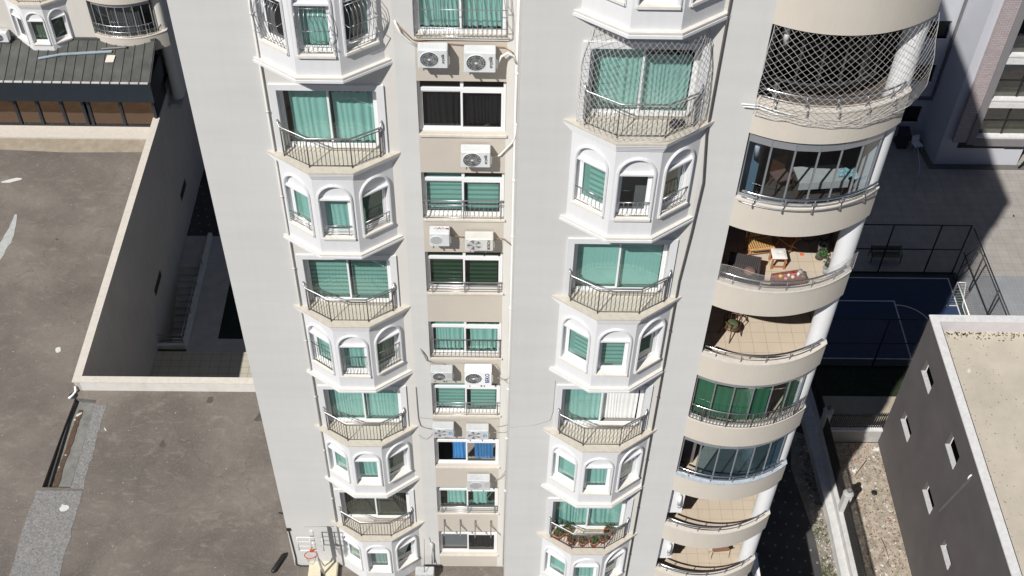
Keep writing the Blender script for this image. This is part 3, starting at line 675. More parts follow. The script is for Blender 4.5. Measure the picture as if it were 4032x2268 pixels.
for i, (pts, lab) in enumerate([([(.84, -.10, -11.6), (.85, -.11, -12.36), (.82, -.11, -12.89), (.6, -.1, -13.0), (.4, -.12, -12.8)], 'tangled dark cable from the corner pipe to the large white air conditioner'),
        ([(.86, -.11, -11.4), (.88, -.12, -12.5), (.87, -.11, -13.2), (.75, -.09, -13.15), (.62, -.06, -13.0)], 'second tangled cable beside the large white air conditioner'),
        ([(.90, -.10, -11.5), (.92, -.12, -12.99), (.90, -.12, -14.3), (.88, -.12, -14.6), (.86, -.11, -13.4)], 'long looped cable hanging beside the corner pipe'),
        ([(.83, -.10, -15.4), (.60, -.12, -15.45), (.45, -.12, -15.5)], 'short cable from the corner pipe to the right blue marked air conditioner'),
        ([(.83, -.10, -15.8), (.6, -.12, -15.83), (.35, -.12, -15.8)], 'lower short cable from the corner pipe to the right blue marked air conditioner'),
        ([(.82, -.10, -18.0), (.70, -.12, -18.3), (.55, -.12, -18.6), (.4, -.12, -18.7)], 'cable bundle reaching the single grey air conditioner near the bottom'),
        ([(-.9, -.15, -6.5), (-.5, -.15, -6.58)], 'copper pipe between the rusty and the rounded air conditioner'), ([(.3, -.2, -6.6), (.5, -.12, -6.62), (.78, -.08, -6.95)], 'copper pipe from the rounded air conditioner to the corner pipe')]):
    pipe(pts, .012, CABLE if i < 6 else MATS['copper_wrap'], 'cable', lab, 'cable')

# ------------------------------------------------------------------ air conditioners
def ac(x0, x1, z0, z1, label, m=ACW, y0=-.38, y1=-.08, text=None, tsize=.12, tcol=BLACK, tshear=0, fan='swirl', rust=False, badge=None, brackets=True, cxf=.38, fr=None, group='air conditioner units on the facade', big=1):
    w, h = x1-x0, z1-z0; t = thing('air_conditioner', label, 'air conditioner', ((x0+x1)/2, y1, z0), group=group)
    b = MB(); W2 = w/2; D = y1-y0; c = .02
    # casing, chamfered edges
    b.box(-W2+c, W2-c, -D, -D+c*2, c, h-c); b.box(-W2, W2, -D+c, 0, c, h-c); b.box(-W2+c, W2-c, -D+c, 0, 0, h)
    for sx in (-1, 1): b.face([(sx*W2, -D+c, c), (sx*(W2-c), -D, c), (sx*(W2-c), -D, h-c), (sx*W2, -D+c, h-c)]); b.face([(sx*W2, -D+c, h-c), (sx*(W2-c), -D+c, h), (sx*(W2-c), 0, h), (sx*W2, 0, h-c)])
    b.face([(-W2+c, -D, h-c), (W2-c, -D, h-c), (W2-c, -D+c, h), (-W2+c, -D+c, h)])
    for i in range(4): x = -W2*.45+i*W2*.22; b.box(x, x+.012, -D+.05, -.04, h, h+.005)
    b.box(-W2+.05, W2-.05, -D+.04, -D+.05, h, h+.004); b.box(-W2+.05, W2-.05, -.05, -.04, h, h+.004)
    part('casing', b, m, t)
    R_ = fr or min(h*.44, w*.30); fx = -W2+w*cxf; fz = h*.5; f = MB(); N = 32
    def P2(r, a, y): return (fx+r*math.cos(a), y, fz+r*math.sin(a))
    for i in range(N):
        a, c2 = 2*math.pi*i/N, 2*math.pi*(i+1)/N; f.k = 0; f.face([(fx, -D-.002, fz), P2(R_, a, -D-.002), P2(R_, c2, -D-.002)])
        f.k = 1; f.face([P2(R_, a, -D-.012), P2(R_, c2, -D-.012), P2(R_*1.07, c2, -D), P2(R_*1.07, a, -D)]); f.face([P2(R_, a, -D-.012), P2(R_, c2, -D-.012), P2(R_, c2, -D-.001), P2(R_, a, -D-.001)])
    fo = part('fan_recess', f, [FAN if fan != 'light' else ACG, m], t)
    g = MB()
    if fan in ('swirl', 'light', 'dark'):
        bl = 5 if fan != 'dark' else 3
        for i in range(bl):      # fan blades
            a0 = 2*math.pi*i/bl+.4; pts = [P2(R_*.2, a0, -D-.004)]+[P2(R_*.93, a0+q*.14, -D-.004) for q in range(5)]+[P2(R_*.2, a0+.35, -D-.004)]; g.k = 1 if fan != 'dark' else 0; g.face(pts)
        for i in range(18):
            a = 2*math.pi*i/18; g.k = 2; g.tube([P2(R_*.16, a, -D-.010), P2(R_*.6, a+.14, -D-.012), P2(R_, a+.34, -D-.010)], .0022, 3)
        for rr in (.5, .8): g.tube([P2(R_*rr, 2*math.pi*i/24, -D-.012) for i in range(24)], .002, 3, closed=True)
        g.k = 2; pts = [P2(R_*.15, 2*math.pi*i/12, -D-.018) for i in range(12)]; g.face(pts)
    else:
        for i in range(13):
            z = -R_*.92+i*R_*1.84/12; hw = math.sqrt(max(0, R_*R_-z*z)); g.k = 2; g.tube([(fx-hw, -D-.008, fz+z), (fx+hw, -D-.008, fz+z)], .004, 3)
    part('fan_grille', g, [BLACK, mat('fan_blade', (.13, .13, .135), .4), m], t)
    s_ = MB(); s_.box(W2-.006, W2+.035, -D+.06, -D+.12, h*.15, h*.55); part('valve_cover', s_, m, t)
    if brackets:
        s_ = MB()
        for x in (-W2*.62, W2*.45): s_.box(x-.018, x+.018, -D-.02, .08-.0, -.045, -.005); s_.box(x-.018, x+.018, .045, .075, -.28, .0)
        part('bracket', s_, STEEL, t)
    if text:
        me = textmesh(text, tsize, shear=tshear, bold=.0012*big); me.materials.clear(); me.materials.append(tcol)
        o = part('lettering', me, None, t, (W2-w*.16, -D-.004, h*.52)); o.rotation_mode = 'XYZ'; o.rotation_euler = Matrix(((0, -1, 0), (0, 0, -1), (1, 0, 0))).to_euler()
    if badge:
        s_ = MB(); s_.box(W2-w*.26, W2-w*.06, -D-.003, -D, h*.3, h*.8); part('badge', s_, badge, t)
    if rust:
        s_ = MB()
        for q in range(9):
            x = -W2*.55+q*w*.085; y = -.1+random.uniform(-.02, .02); r_ = random.uniform(.012, .03)*(1.6 if q > 6 else 1); pts = [(x+r_*math.cos(a)*random.uniform(.7, 1.3), y+r_*math.sin(a)*random.uniform(.6, 1.2), h+.0065) for a in [k*math.pi/5 for k in range(10)]]; s_.face(pts)
        part('rust_patch', s_, RUST, t)
    return t
TX = 'arçelik'
ac(-1.57, -.86, -.66, -.12, 'white air conditioner left in the topmost pair, rotor fan and dark vertical lettering', text=TX, tsize=.10, tshear=.2)
ac(-.48, .28, -.77, -.18, 'white air conditioner right in the topmost pair, with a white hose at its side', text=TX, tsize=.125, tshear=.2)
ac(-.59, .17, -3.80, -3.27, 'white air conditioner alone under the window with charcoal curtains', text=TX, tsize=.115, tshear=.2)
ac(-1.48, -.93, -6.72, -6.22, 'small white air conditioner with rust patches on its top', fan='lines', rust=True, cxf=.33, fr=.16)
ac(-.51, .27, -6.88, -6.41, 'rounded off white air conditioner with light square grille, beside the rusty one', text='BOSCH', tsize=.11, fan='light', m=mat('ac_cream', (.62, .62, .59), .5, namt=.04), big=2, cxf=.33)
ac(-1.63, -.95, -12.72, -12.29, 'small grey air conditioner beside the larger white one with blue lettering', m=ACG, badge=mat('pale_badge', (.45, .46, .46), .5), fan='dark')
ac(-.58, .27, -12.94, -12.23, 'large bright white air conditioner with vertical dark blue lettering', text='BEKO', tsize=.185, tcol=mat('navy_print', (.015, .05, .16), .5), big=3, fan='dark', m=mat('ac_bright', (.82, .84, .86), .4, namt=.03), cxf=.33)
BLU = mat('blue_print', (.05, .25, .5), .5)
for x0, x1, z0, z1, lb in ((-1.66, -.96, -15.76, -15.27, 'left'), (-.56, .19, -15.88, -15.37, 'right')):
    t = ac(x0, x1, z0, z1, 'grey air conditioner with a blue zigzag mark, %s one of its pair' % lb, m=ACG, fan='light')
    s_ = MB(); w = x1-x0; X = w/2-w*.24; Y = -.304; H = .17
    s_.tube([(X+.015, Y, H), (X, Y, H+.06), (X+.015, Y, H+.11), (X+.02, Y, H+.17), (X+.07, Y, H+.17), (X+.10, Y, H+.10), (X+.115, Y, H)], .010, 4); s_.tube([(X+.045, Y, H+.01), (X+.04, Y, H+.13)], .010, 4); s_.tube([(X-.0, Y, H), (X+.05, Y, H+.005)], .010, 4)
    part('emblem', s_, BLU, t)
ac(-.55, .25, -18.93, -18.33, 'weathered grey air conditioner alone above the lowest railed middle window', m=ACG, fan='lines', badge=mat('pale_badge', (.45, .46, .46), .5), fr=.21)
ac(-2.57, -1.86, -24.90, -24.28, 'grey air conditioner standing on the deck at the foot of the middle strip', m=ACG, y0=-.70, y1=-.38, brackets=False, text=TX, tsize=.1, fan='swirl')
# empty brackets
for i, (x, z) in enumerate(((-1.42, -21.50), (-.83, -21.50), (-.28, -21.55), (.30, -21.55))):
    b = MB(); 
    for s_ in (-.02, .02): b.box(x+s_-.006, x+s_+.006, -.03, -.002, z-.40, z+.05)
    b.box(x-.02, x+.02, -.50, -.03, z-.34, z-.31); b.box(x-.012, x+.012, -.52, -.50, z-.36, z-.29); b.tube([(x, -.03, z-.1), (x, -.3, z-.31)], .008, 4)
    solo('wall_bracket', b, STEEL, 'empty steel wall bracket under the bottom railed middle window, ' + ['first from the left', 'second from the left', 'third from the left', 'rightmost'][i], 'bracket', 'empty air conditioner brackets')

# boiler flues in the left corner of the balconies
for k, fy, fx, fz, lb in ((0, -1.9, 6.57, 1.56, 'netted balcony at the top'), (1, -1.9, 6.49, 1.31, 'clear glazed balcony'), (4, -1.9, 6.50, 1.25, 'green sheeted balcony'), (6, -2.12, 6.47, 1.24, 'second lowest curved balcony'), (7, -2.12, 6.49, 1.16, 'lowest curved balcony')):
    t = thing('flue_pipe', 'white slanting flue pipe in the left corner of the '+lb, 'pipe', (fx, fy, -3*k+fz-.25), group='flue pipes on the curved balconies')
    b = MB(); b.tube([(.03, .0, .02), (-.0, .02, .50)], .065, 12); part('pipe_body', b, mat('flue_white', (.82, .82, .81), .4), t)
    b = MB(); b.tube([(.045, -.01, -.12), (.03, 0, .03)], .060, 12); part('pipe_tip', b, BLACK if k < 2 else ACG, t)
    b = MB(); b.tube([(0, .02, .46), (0, .11, .50)], .06, 10); part('elbow', b, ACG, t)
for k, m in ((1, mat('blue_panel', (.16, .26, .33), .4)), (6, PVC), (7, PVC)):
    b = MB(); b.box(6.145, 6.66, -2.02 if k > 1 else -1.78, -1.98 if k > 1 else -1.74, -3*k+(.36 if k > 1 else -.6), -3*k+2.02); part('side_panel', b, m, tower, fit=True)

# ------------------------------------------------------------------ nets
def net(paths_fn, nu, nv, r, label, name='safety_net', skipu=0):
    """diamond lattice over a surface paths_fn(u,v)"""
    b = MB()
    for s_ in (1, -1):
        for i in range(-nv, nu+nv):
            pts = []
            for j in range(nv+1):
                u = i+s_*j if s_ > 0 else i+nv-j if False else (i+j if s_ > 0 else i-j)
                if 0 <= u <= nu: pts.append(paths_fn(u/nu, j/nv))
            if len(pts) > 1: b.tube(pts, r, 3, cap=False)
    for v in (0, 1): b.tube([paths_fn(k/40, v) for k in range(41)], r*1.8, 4, cap=False)
    for u in (0, 1): b.tube([paths_fn(u, k/20) for k in range(21)], r*1.8, 4, cap=False)
    return solo(name, b, NETM, label, 'net')
def f1(u, v):      # in front of the top balcony; v: 0 top .. 1 bottom
    x = 6.16+(9.95-6.16)*u if v < .75 else 6.16+(9.95-6.16)*u
    a0 = math.acos((6.12-CX)/(CR+.12)); a1 = math.acos((9.98-CX)/(CR+.12)); a = a0+(a1-a0)*u
    z = 2.0-2.32*v
    bul = -.05+.27*math.sin(math.pi*min(1, v*.62))+(0 if v < .8 else -.35*(v-.8))
    rr = CR+bul; return (CX+rr*math.cos(a)+.01*math.sin(31*u+17*v), CYc-rr*math.sin(a)+.012*math.sin(23*u-9*v), z+.03*math.sin(9*u)*(.2+v)+.015*math.sin(40*u+7*v))
net(f1, 23, 14, .0042, 'white diamond mesh net bulging over the topmost curved balcony')
# folded slack of the net and its rails below the coping
b = MB()
for q in range(3):
    zz = -.14-.045*q; a0 = math.acos((6.1-CX)/(CR+.16)); a1 = math.acos((9.95-CX)/(CR+.16))
    b.tube([(CX+(CR+.10+.02*q)*math.cos(a0+(a1-a0)*t/30), CYc-(CR+.10+.02*q)*math.sin(a0+(a1-a0)*t/30), zz-.06*math.sin(math.pi*t/30*5+q*.4)**2) for t in range(31)], .006, 4)
solo('net_cord', b, NETM, 'slack cords of the big net sagging along the top curved parapet', 'cord')
for i_, zz in enumerate((-.06, -.13)):
    b = MB(); b.tube([(5.80+.05*i_, YR-.10, zz)]+[(x, y, zz-.01*q) for q, (x, y) in enumerate(arcpts(CR+.09, 6.2, 7.0-.3*i_, 6))], .015, 6)
    solo('white_rail', b, PVC, ['upper', 'lower'][i_]+' white tube jutting left from the foot of the netted top balcony', 'tube', 'white tubes below the net')
PL2 = [(-1.42, -.10), (-1.30, -.32), (-.62, -.78), (.62, -.78), (1.30, -.34), (1.42, -.10)]
LEN = [0]
for i in range(5): LEN.append(LEN[-1]+math.hypot(PL2[i+1][0]-PL2[i][0], PL2[i+1][1]-PL2[i][1]))
def f2(u, v):
    s_ = u*LEN[-1]; i = max(j for j in range(5) if LEN[j] <= s_+1e-9); t = min(1, (s_-LEN[i])/(LEN[i+1]-LEN[i])); x = PL2[i][0]+(PL2[i+1][0]-PL2[i][0])*t; y = PL2[i][1]+(PL2[i+1][1]-PL2[i][1])*t
    z = RZ[1]+.02+2.72*(1-v); k = 1-.14*(1-v)**2+.04*math.sin(math.pi*v)
    return (RC+x*k+.012*math.sin(37*u+11*v), YR+y*k+.012*math.sin(29*u-13*v), z+.02*math.sin(17*u+3*v))
net(f2, 23, 15, .0045, 'grey diamond mesh net closing the topmost bay balcony on the right')
def f3(u, v):
    a0 = math.acos((6.16-CX)/(CR)); a1 = math.acos((9.8-CX)/(CR)); a = a0+(a1-a0)*u
    return (CX+CR*math.cos(a), CYc-CR*math.sin(a), -6+.02+(.62+.05*math.sin(5*math.pi*u))*(1-v))
net(f3, 60, 10, .002, 'fine mesh net tied along the rail of the furnished open balcony')

# ------------------------------------------------------------------ balcony furniture
def legs4(b, w, d, h, r=.016, splay=.0):
    for sx in (-1, 1):
        for sy_ in (-1, 1): b.tube([(sx*(w/2-r+splay), sy_*(d/2-r+splay), 0), (sx*(w/2-r), sy_*(d/2-r), h)], r, 5)
def slat_chair(loc, rz, label, m1, m2, wide=.62):
    t = thing('folding_chair', label, 'chair', loc, rz, 'wooden chairs on the furnished balcony')
    b = MB(); b.box(-wide/2, wide/2, -.24, -.20, .41, .45); b.box(-wide/2, wide/2, .18, .22, .41, .45)
    for i in range(11): x = -wide/2+.03+i*(wide-.06)/10; b.box(x-.016, x+.016, -.2, .18, .425, .445)
    part('seat', b, m1, t); b = MB()
    for i in range(11): x = -wide/2+.03+i*(wide-.06)/10; b.box(x-.014, x+.014, .24, .26, .5, .86)
    b.box(-wide/2, wide/2, .23, .27, .84, .89); b.box(-wide/2, wide/2, .23, .27, .48, .52); part('backrest', b, m1, t)
    for sx in (-1, 1):
        b = MB(); x = sx*(wide/2-.04); b.tube([(x, -.22, 0), (x, .24, .9)], .018, 5); part('leg', b, m2, t)
        b = MB(); b.tube([(x, .24, 0), (x, -.2, .43)], .018, 5); part('leg', b, m2, t)
    b = MB(); b.tube([(-wide/2, -.1, .15), (wide/2, -.1, .15)], .014, 5); b.tube([(-wide/2, .1, .15), (wide/2, .1, .15)], .014, 5); part('stretcher', b, m2, t)
F2 = -6.64
slat_chair((7.52, -.62, F2), math.radians(10), 'pale slatted wooden folding chair at the back of the furnished balcony', WOODL, WOOD, .7)
slat_chair((8.35, -.38, F2), math.radians(-50), 'reddish wooden chair half in shade beside the white topped stool', WOOD, WOOD, .5)
t = thing('stool', 'square wooden stool with a white cushion on the furnished balcony', 'stool', (7.99, -1.0, F2))
b = MB(); b.box(-.19, .19, -.19, .19, .38, .42); b.box(-.19, .19, -.19, -.17, .10, .13); part('seat', b, WOOD, t)
for sx in (-1, 1):
    for sy_ in (-1, 1): b = MB(); b.box(sx*.17-.022, sx*.17+.022, sy_*.17-.022, sy_*.17+.022, 0, .38); part('leg', b, WOOD, t)
b = MB(); b.smooth = True
for i in range(6):
    for j in range(6):
        def hh(a, c): return .425+.045*(1-abs(a/3-1)**3)*(1-abs(c/3-1)**3)-.02*math.exp(-((a-3)**2+(c-3)**2)*2)
        q = [(i, j), (i+1, j), (i+1, j+1), (i, j+1)]; b.face([(-.2+a*.4/6, -.2+c*.4/6, hh(a, c)) for a, c in q])
part('cushion', b, mat('white_fabric', (.72, .70, .68), .9, namt=.06), t)
# low table with checked cloth and clutter
t = thing('low_table', 'low table under a checked brick red cloth behind the balcony rail', 'table', (8.13, -1.83, F2), math.radians(12))
CHK = tiles('checked_cloth', (.30, .10, .07), (.12, .05, .04), .05, .05, .012)
b = MB(); b.box(-.42, .42, -.17, .19, .40, .42); b.box(-.42, .42, -.175, -.17, .12, .42); b.box(-.425, -.42, -.175, .19, .12, .42); b.box(.42, .425, -.175, .19, .12, .42); part('tabletop', b, CHK, t)
for sx in (-1, 1):
    for sy_ in (-1, 1): b = MB(); b.box(sx*.38-.02, sx*.38+.02, sy_*.14-.02, sy_*.14+.02, 0, .4); part('leg', b, WOODD, t)
cl = [('red', (.45, .03, .03)), ('white', (.75, .74, .72)), ('yellow', (.6, .38, .05)), ('olive', (.16, .17, .11)), ('cream', (.62, .56, .46)), ('grey', (.28, .29, .28)), ('pink', (.6, .3, .26))]
for i, (px, py, c, s_) in enumerate([(-.24, .02, 2, .06), (-.12, -.06, 6, .05), (-.02, .0, 1, .06), (.07, -.07, 4, .055), (.14, .06, 0, .07), (.24, -.02, 1, .07), (.33, .06, 5, .075), (.37, -.07, 3, .05)]):
    cnm, cc = cl[c]; a = math.radians(12); x = 8.13+px*math.cos(a)-py*math.sin(a); y = -1.83+px*math.sin(a)+py*math.cos(a); b = MB()
    if i % 3 == 0: b.lathe([(0, 0), (s_*.8, 0), (s_, s_*.7), (s_*.75, s_*1.4), (0, s_*1.5)], n=12)
    elif i % 3 == 1: b.lathe([(0, 0), (s_, .0), (s_*1.05, s_*.3), (s_*.9, s_*.5), (0, s_*.45)], n=10)
    else: b.lathe([(0, 0), (s_*.6, 0), (s_*.6, s_*1.3), (s_*.3, s_*1.6), (0, s_*1.7)], n=10)
    nm = ['pot', 'plate', 'bottle'][i % 3]
    solo(nm, b, mat('item_'+cnm, cc, .5), '%s %s on the checked low table, %s' % (cnm, nm, ['leftmost', 'second from the left', 'third from the left', 'fourth from the left', 'left of the white pot group', 'beside the red pot' if 0 else 'near its right end', 'near its right back corner', 'at its right front corner'][i]), nm, None, (x, y, F2+.42))
# dark striped lounge seat behind the rail at the left
t = thing('rattan_seat', 'dark striped woven seat in the left corner of the furnished balcony', 'seat', (6.93, -1.62, F2), math.radians(-14))
RAT = stripes('dark_stripes', (.075, .065, .06), (.03, .027, .03), .05, 0, .5)
b = MB(); b.box(-.42, .42, -.28, .22, .05, .40); part('seat', b, RAT, t); b = MB(); b.box(-.42, .42, .22, .30, .05, .72); part('backrest', b, RAT, t)
b = MB(); b.box(.36, .43, -.28, .22, .40, .56); part('armrest', b, RAT, t)
b = MB(); b.lathe([(0, 0), (.13, .0), (.17, .04), (.13, .09), (0, .10)], (.18, -.02, .41), 12); part('cushion', b, mat('dusky_cloth', (.20, .12, .10), .9, namt=.2, nscale=12), t)
# things in the shade of the same balcony
def leafball(b, c, r, n, s_=.05, squash=.8):
    for i in range(n):
        a, e = random.uniform(0, 2*math.pi), random.uniform(-1, 1); rr = r*random.uniform(.3, 1)**.5; q = math.sqrt(1-e*e)
        p = Vector((c[0]+rr*q*math.cos(a), c[1]+rr*q*math.sin(a), c[2]+rr*e*squash)); d1 = Vector(wob(3, 1)).normalized(); d2_ = d1.cross(Vector(wob(3, 1))).normalized(); L_ = s_*random.uniform(.6, 1.3)
        b.face([p-d1*L_, p+d2_*L_*.4, p+d1*L_, p-d2_*L_*.4])
t = thing('potted_plant', 'white pot with trailing green leaves beside the round pier', 'plant', (9.22, -.72, F2), group='plants on the furnished balcony')
b = MB(); b.lathe([(0, .3), (.10, .3), (.13, .5), (.135, .52), (.115, .52), (.11, .46), (0, .46)]); part('pot', b, PVC, t); b = MB(); b.lathe([(0, 0), (.12, 0), (.08, .3), (0, .3)]); part('stand', b, IRON, t)
b = MB(); leafball(b, (-.02, -.22, .40), .14, 150, .035); leafball(b, (0, 0, .56), .1, 60, .035); part('foliage', b, GREEN, t)
t = thing('potted_plant', 'dark leaved plant in a grey pot at the foot of the round pier', 'plant', (9.28, -1.30, F2), group='plants on the furnished balcony')
b = MB(); b.lathe([(0, 0), (.07, 0), (.11, .2), (.085, .2), (0, .16)]); part('pot', b, mat('item_grey', (.28, .29, .28)), t); b = MB(); leafball(b, (0, 0, .42), .14, 110, .04); b.tube([(0, 0, .18), (0, .01, .45)], .008, 4); part('foliage', b, mat('dull_leaves', (.035, .05, .04), .7, namt=.3), t)
b = MB(); b.tube([(9.0, -.15, F2+.3+.22*math.cos(a)) if 0 else (9.0+.25*math.cos(a), -.1+.05*math.sin(a), F2+.3+.25*math.sin(a)) for a in [k*math.pi/10 for k in range(20)]], .012, 5, closed=True); b.tube([(9.45+.16*math.cos(a), -.12, F2+.26+.2*math.sin(a)) for a in [k*math.pi/8 for k in range(16)]], .012, 5, closed=True); b.tube([(9.0, -.1, F2+.3), (9.25, -.1, F2+.62), (9.45, -.12, F2+.26)], .014, 5); b.tube([(9.25, -.1, F2+.62), (9.2, -.1, F2+.75)], .03, 5)
solo('bicycle', b, BLACK, 'black bicycle leaning in the shade at the back right of the furnished balcony', 'bicycle')
# dustpan lying on the furnished balcony tiles, not a lamp
t = thing('small_dustpan', 'small dustpan on the tiles' if 0 else 'grey dustpan with orange grip on the balcony tiles', 'dustpan', (8.75, -.62, F2)); b = MB(); b.box(-.05, .05, -.04, .04, 0, .03); part('pan', b, mat('orange_plastic', (.7, .16, .05), .5), t); b = MB(); b.tube([(.04, 0, .02), (.35, .05, .03)], .008, 4); part('handle', b, ACG, t)
# row below: dark wooden armchair and round table
F3 = -9.64
t = thing('armchair', 'dark wooden armchair with a green cushion on the tiled balcony below', 'chair', (7.18, -.98, F3), math.radians(35))
b = MB(); b.lathe([(0, .40), (.24, .40), (.25, .43), (0, .44)], n=16); part('seat', b, WOODD, t)
b = MB(); b.tube([(.25*math.cos(a), .25*math.sin(a), .68) for a in [math.radians(-40+k*26) for k in range(11)]], .02, 6)
for k in range(9): a = math.radians(-40+k*32); b.tube([(.23*math.cos(a), .23*math.sin(a), .43), (.25*math.cos(a), .25*math.sin(a), .68)], .012, 4)
part('backrest', b, WOODD, t)
for sx in (-1, 1):
    for sy_ in (-1, 1): b = MB(); b.tube([(sx*.24, sy_*.24, 0), (sx*.15, sy_*.15, .40)], .018, 5); part('leg', b, WOODD, t)
b = MB(); b.lathe([(0, .44), (.17, .44), (.19, .48), (.15, .52), (0, .53)], n=14); part('cushion', b, mat('olive_cloth', (.09, .11, .05), .9), t)
t = thing('round_table', 'small round wooden table behind the dark armchair', 'table', (7.50, -.45, F3)); b = MB(); b.lathe([(0, .69), (.33, .69), (.33, .72), (0, .72)], n=24); part('tabletop', b, WOOD, t)
for k in range(3): a = k*2.1; b = MB(); b.tube([(.25*math.cos(a), .25*math.sin(a), 0), (.05*math.cos(a), .05*math.sin(a), .69)], .018, 5); part('leg', b, WOODD, t)
# lowest balcony: folding table
F7 = -21.64
t = thing('folding_table', 'small folding table with brown top and pale legs on the lowest balcony', 'table', (8.58, -1.33, F7), math.radians(6))
b = MB(); b.box(-.30, .30, -.13, .13, .50, .515); part('tabletop', b, mat('brown_mesh', (.22, .12, .07), .8, nscale=30, namt=.2), t)
for sx in (-1, 1):
    for s_ in (-1, 1): b = MB(); b.tube([(sx*.33, s_*.16, 0), (sx*.31, -s_*.14, .56)], .014, 5); part('leg', b, mat('pale_pole', (.66, .56, .40), .6), t)
# clear glazed balcony
F1 = -3.64
t = thing('dining_table', 'long table with pale cloth behind the clear balcony glazing', 'table', (8.35, -1.45, F1), math.radians(6)); b = MB(); b.box(-.62, .62, -.3, .3, .70, .74); b.box(-.63, .63, -.31, -.3, .52, .745); part('tabletop', b, mat('pale_cloth', (.66, .62, .56), .9, nscale=9, namt=.1), t)
for sx in (-1, 1):
    for sy_ in (-1, 1): b = MB(); b.tube([(sx*.55, sy_*.24, 0), (sx*.55, sy_*.24, .7)], .025, 5); part('leg', b, WOODD, t)
for i, (x, y, a) in enumerate(((7.45, -1.2, 20), (7.95, -.85, 0), (8.6, -.75, -10))):
    t = thing('dining_chair', ['dark chair at the left end of the long table behind glass', 'dark chair behind the left half of the long table behind glass', 'dark chair behind the right half of the long table behind glass'][i], 'chair', (x, y, F1), math.radians(a), 'dark chairs behind the clear glazing')
    b = MB(); b.box(-.21, .21, -.2, .2, .42, .46); part('seat', b, mat('dusky_cloth', (.2, .12, .1)), t); b = MB(); b.box(-.2, .2, .18, .21, .46, .92); part('backrest', b, WOODD, t)
    for sx in (-1, 1):
        for sy_ in (-1, 1): b = MB(); b.tube([(sx*.18, sy_*.17, 0), (sx*.18, sy_*.17, .42)], .018, 4); part('leg', b, WOODD, t)
b = MB(); b.smooth = True
for i in range(10):
    for j in range(5): b.face([(8.75+a*.05, -1.62+c*.07, F1+.765+.05*math.sin(a*1.3+c)*math.cos(c*1.7)) for a, c in ((i, j), (i+1, j), (i+1, j+1), (i, j+1))])
solo('folded_cloth', b, mat('aqua_cloth', (.38, .58, .60), .9, namt=.1), 'crumpled pale blue cloth on the right end of the long table', 'cloth')
# pots on the lowest right bay balcony
zf = RZ[4]
spots = [(-.98, -.18, .17), (-.55, -.42, .15), (-.18, -.46, .15), (.2, -.46, .155), (.52, -.36, .13), (.72, -.08, .17), (-.70, -.05, .17)]
lbs = ['leftmost by the railing', 'front row, left corner', 'front row, middle', 'front row, right of middle', 'front row, right corner', 'back right beside the door', 'back left beside the door']
for i, (x, y, r_) in enumerate(spots):
    t = thing('flower_pot', 'terracotta pot of dry plants on the lowest right bay balcony, '+lbs[i], 'flower pot', (RC+x, YR+y, zf), group='terracotta pots on the bay balcony')
    b = MB(); b.lathe([(0, 0), (r_*.7, 0), (r_, .22), (r_*1.08, .22), (r_*1.08, .26), (r_*.9, .26), (r_*.88, .2), (0, .2)], n=18); part('pot', b, TERRA, t)
    b = MB(); leafball(b, (0, 0, .30), r_*1.0, 110, .045, .7)
    for k in range(6): a = random.uniform(0, 6.3); b.tube([(0, 0, .2), (r_*.7*math.cos(a), r_*.7*math.sin(a), .42)], .004, 3)
    part('plant', b, LEAF if i % 3 else GREEN, t)
# dark bundle on the netted bay balcony
b = MB(); b.lathe([(0, 0), (.10, .0), (.13, .08), (.08, .18), (0, .2)], (RC+.78, YR-.22, RZ[1]), 9); b.lathe([(0, 0), (.08, .0), (.10, .06), (.05, .14), (0, .15)], (RC+.95, YR-.16, RZ[1]), 8)
solo('black_bag', b, BLACK, 'two lobed black bag on the floor of the netted bay balcony', 'bag')

# ================================================================== SETTING
GZ = -32.8; DZ = -24.9
ASPH = tiles('dark_paving', (.050, .048, .048), (.035, .034, .034), .5, .5, .01, .15, .9)
def dots_mat():
    m = mat('dotted_paving', (.060, .058, .058), .9, nscale=.8, namt=.25, fine=.1); t = m.node_tree; L = t.links.new; b = base(m); src = b.inputs['Base Color'].links[0].from_socket
    tc = _n(t, 'ShaderNodeTexCoord'); mp = _n(t, 'ShaderNodeMapping'); mp.inputs['Rotation'].default_value = (0, 0, math.radians(8)); mp.inputs['Scale'].default_value = (1/.55, 1/.62, 1); L(tc.outputs['Object'], mp.inputs['Vector'])
    s = _n(t, 'ShaderNodeSeparateXYZ'); L(mp.outputs[0], s.inputs[0]); o = []
    fl = _n(t, 'ShaderNodeMath', operation='FLOOR'); L(s.outputs[1], fl.inputs[0]); hf = _n(t, 'ShaderNodeMath', operation='MULTIPLY'); hf.inputs[1].default_value = .5; L(fl.outputs[0], hf.inputs[0])
    ad = _n(t, 'ShaderNodeMath', operation='ADD'); L(s.outputs[0], ad.inputs[0]); L(hf.outputs[0], ad.inputs[1])
    for v in (ad.outputs[0], s.outputs[1]):
        f = _n(t, 'ShaderNodeMath', operation='FRACT'); L(v, f.inputs[0]); u = _n(t, 'ShaderNodeMath', operation='SUBTRACT'); u.inputs[1].default_value = .5; L(f.outputs[0], u.inputs[0]); a = _n(t, 'ShaderNodeMath', operation='ABSOLUTE'); L(u.outputs[0], a.inputs[0]); o.append(a.outputs[0])
    mxm = _n(t, 'ShaderNodeMath', operation='MAXIMUM'); L(o[0], mxm.inputs[0]); L(o[1], mxm.inputs[1]); g = _n(t, 'ShaderNodeMath', operation='LESS_THAN'); g.inputs[1].default_value = .085; L(mxm.outputs[0], g.inputs[0])
    mx = _n(t, 'ShaderNodeMix', data_type='RGBA'); L(g.outputs[0], mx.inputs['Factor']); L(src, mx.inputs[6]); mx.inputs[7].default_value = (.22, .21, .20, 1); L(mx.outputs[2], b.inputs['Base Color']); return m
DOTS = dots_mat()
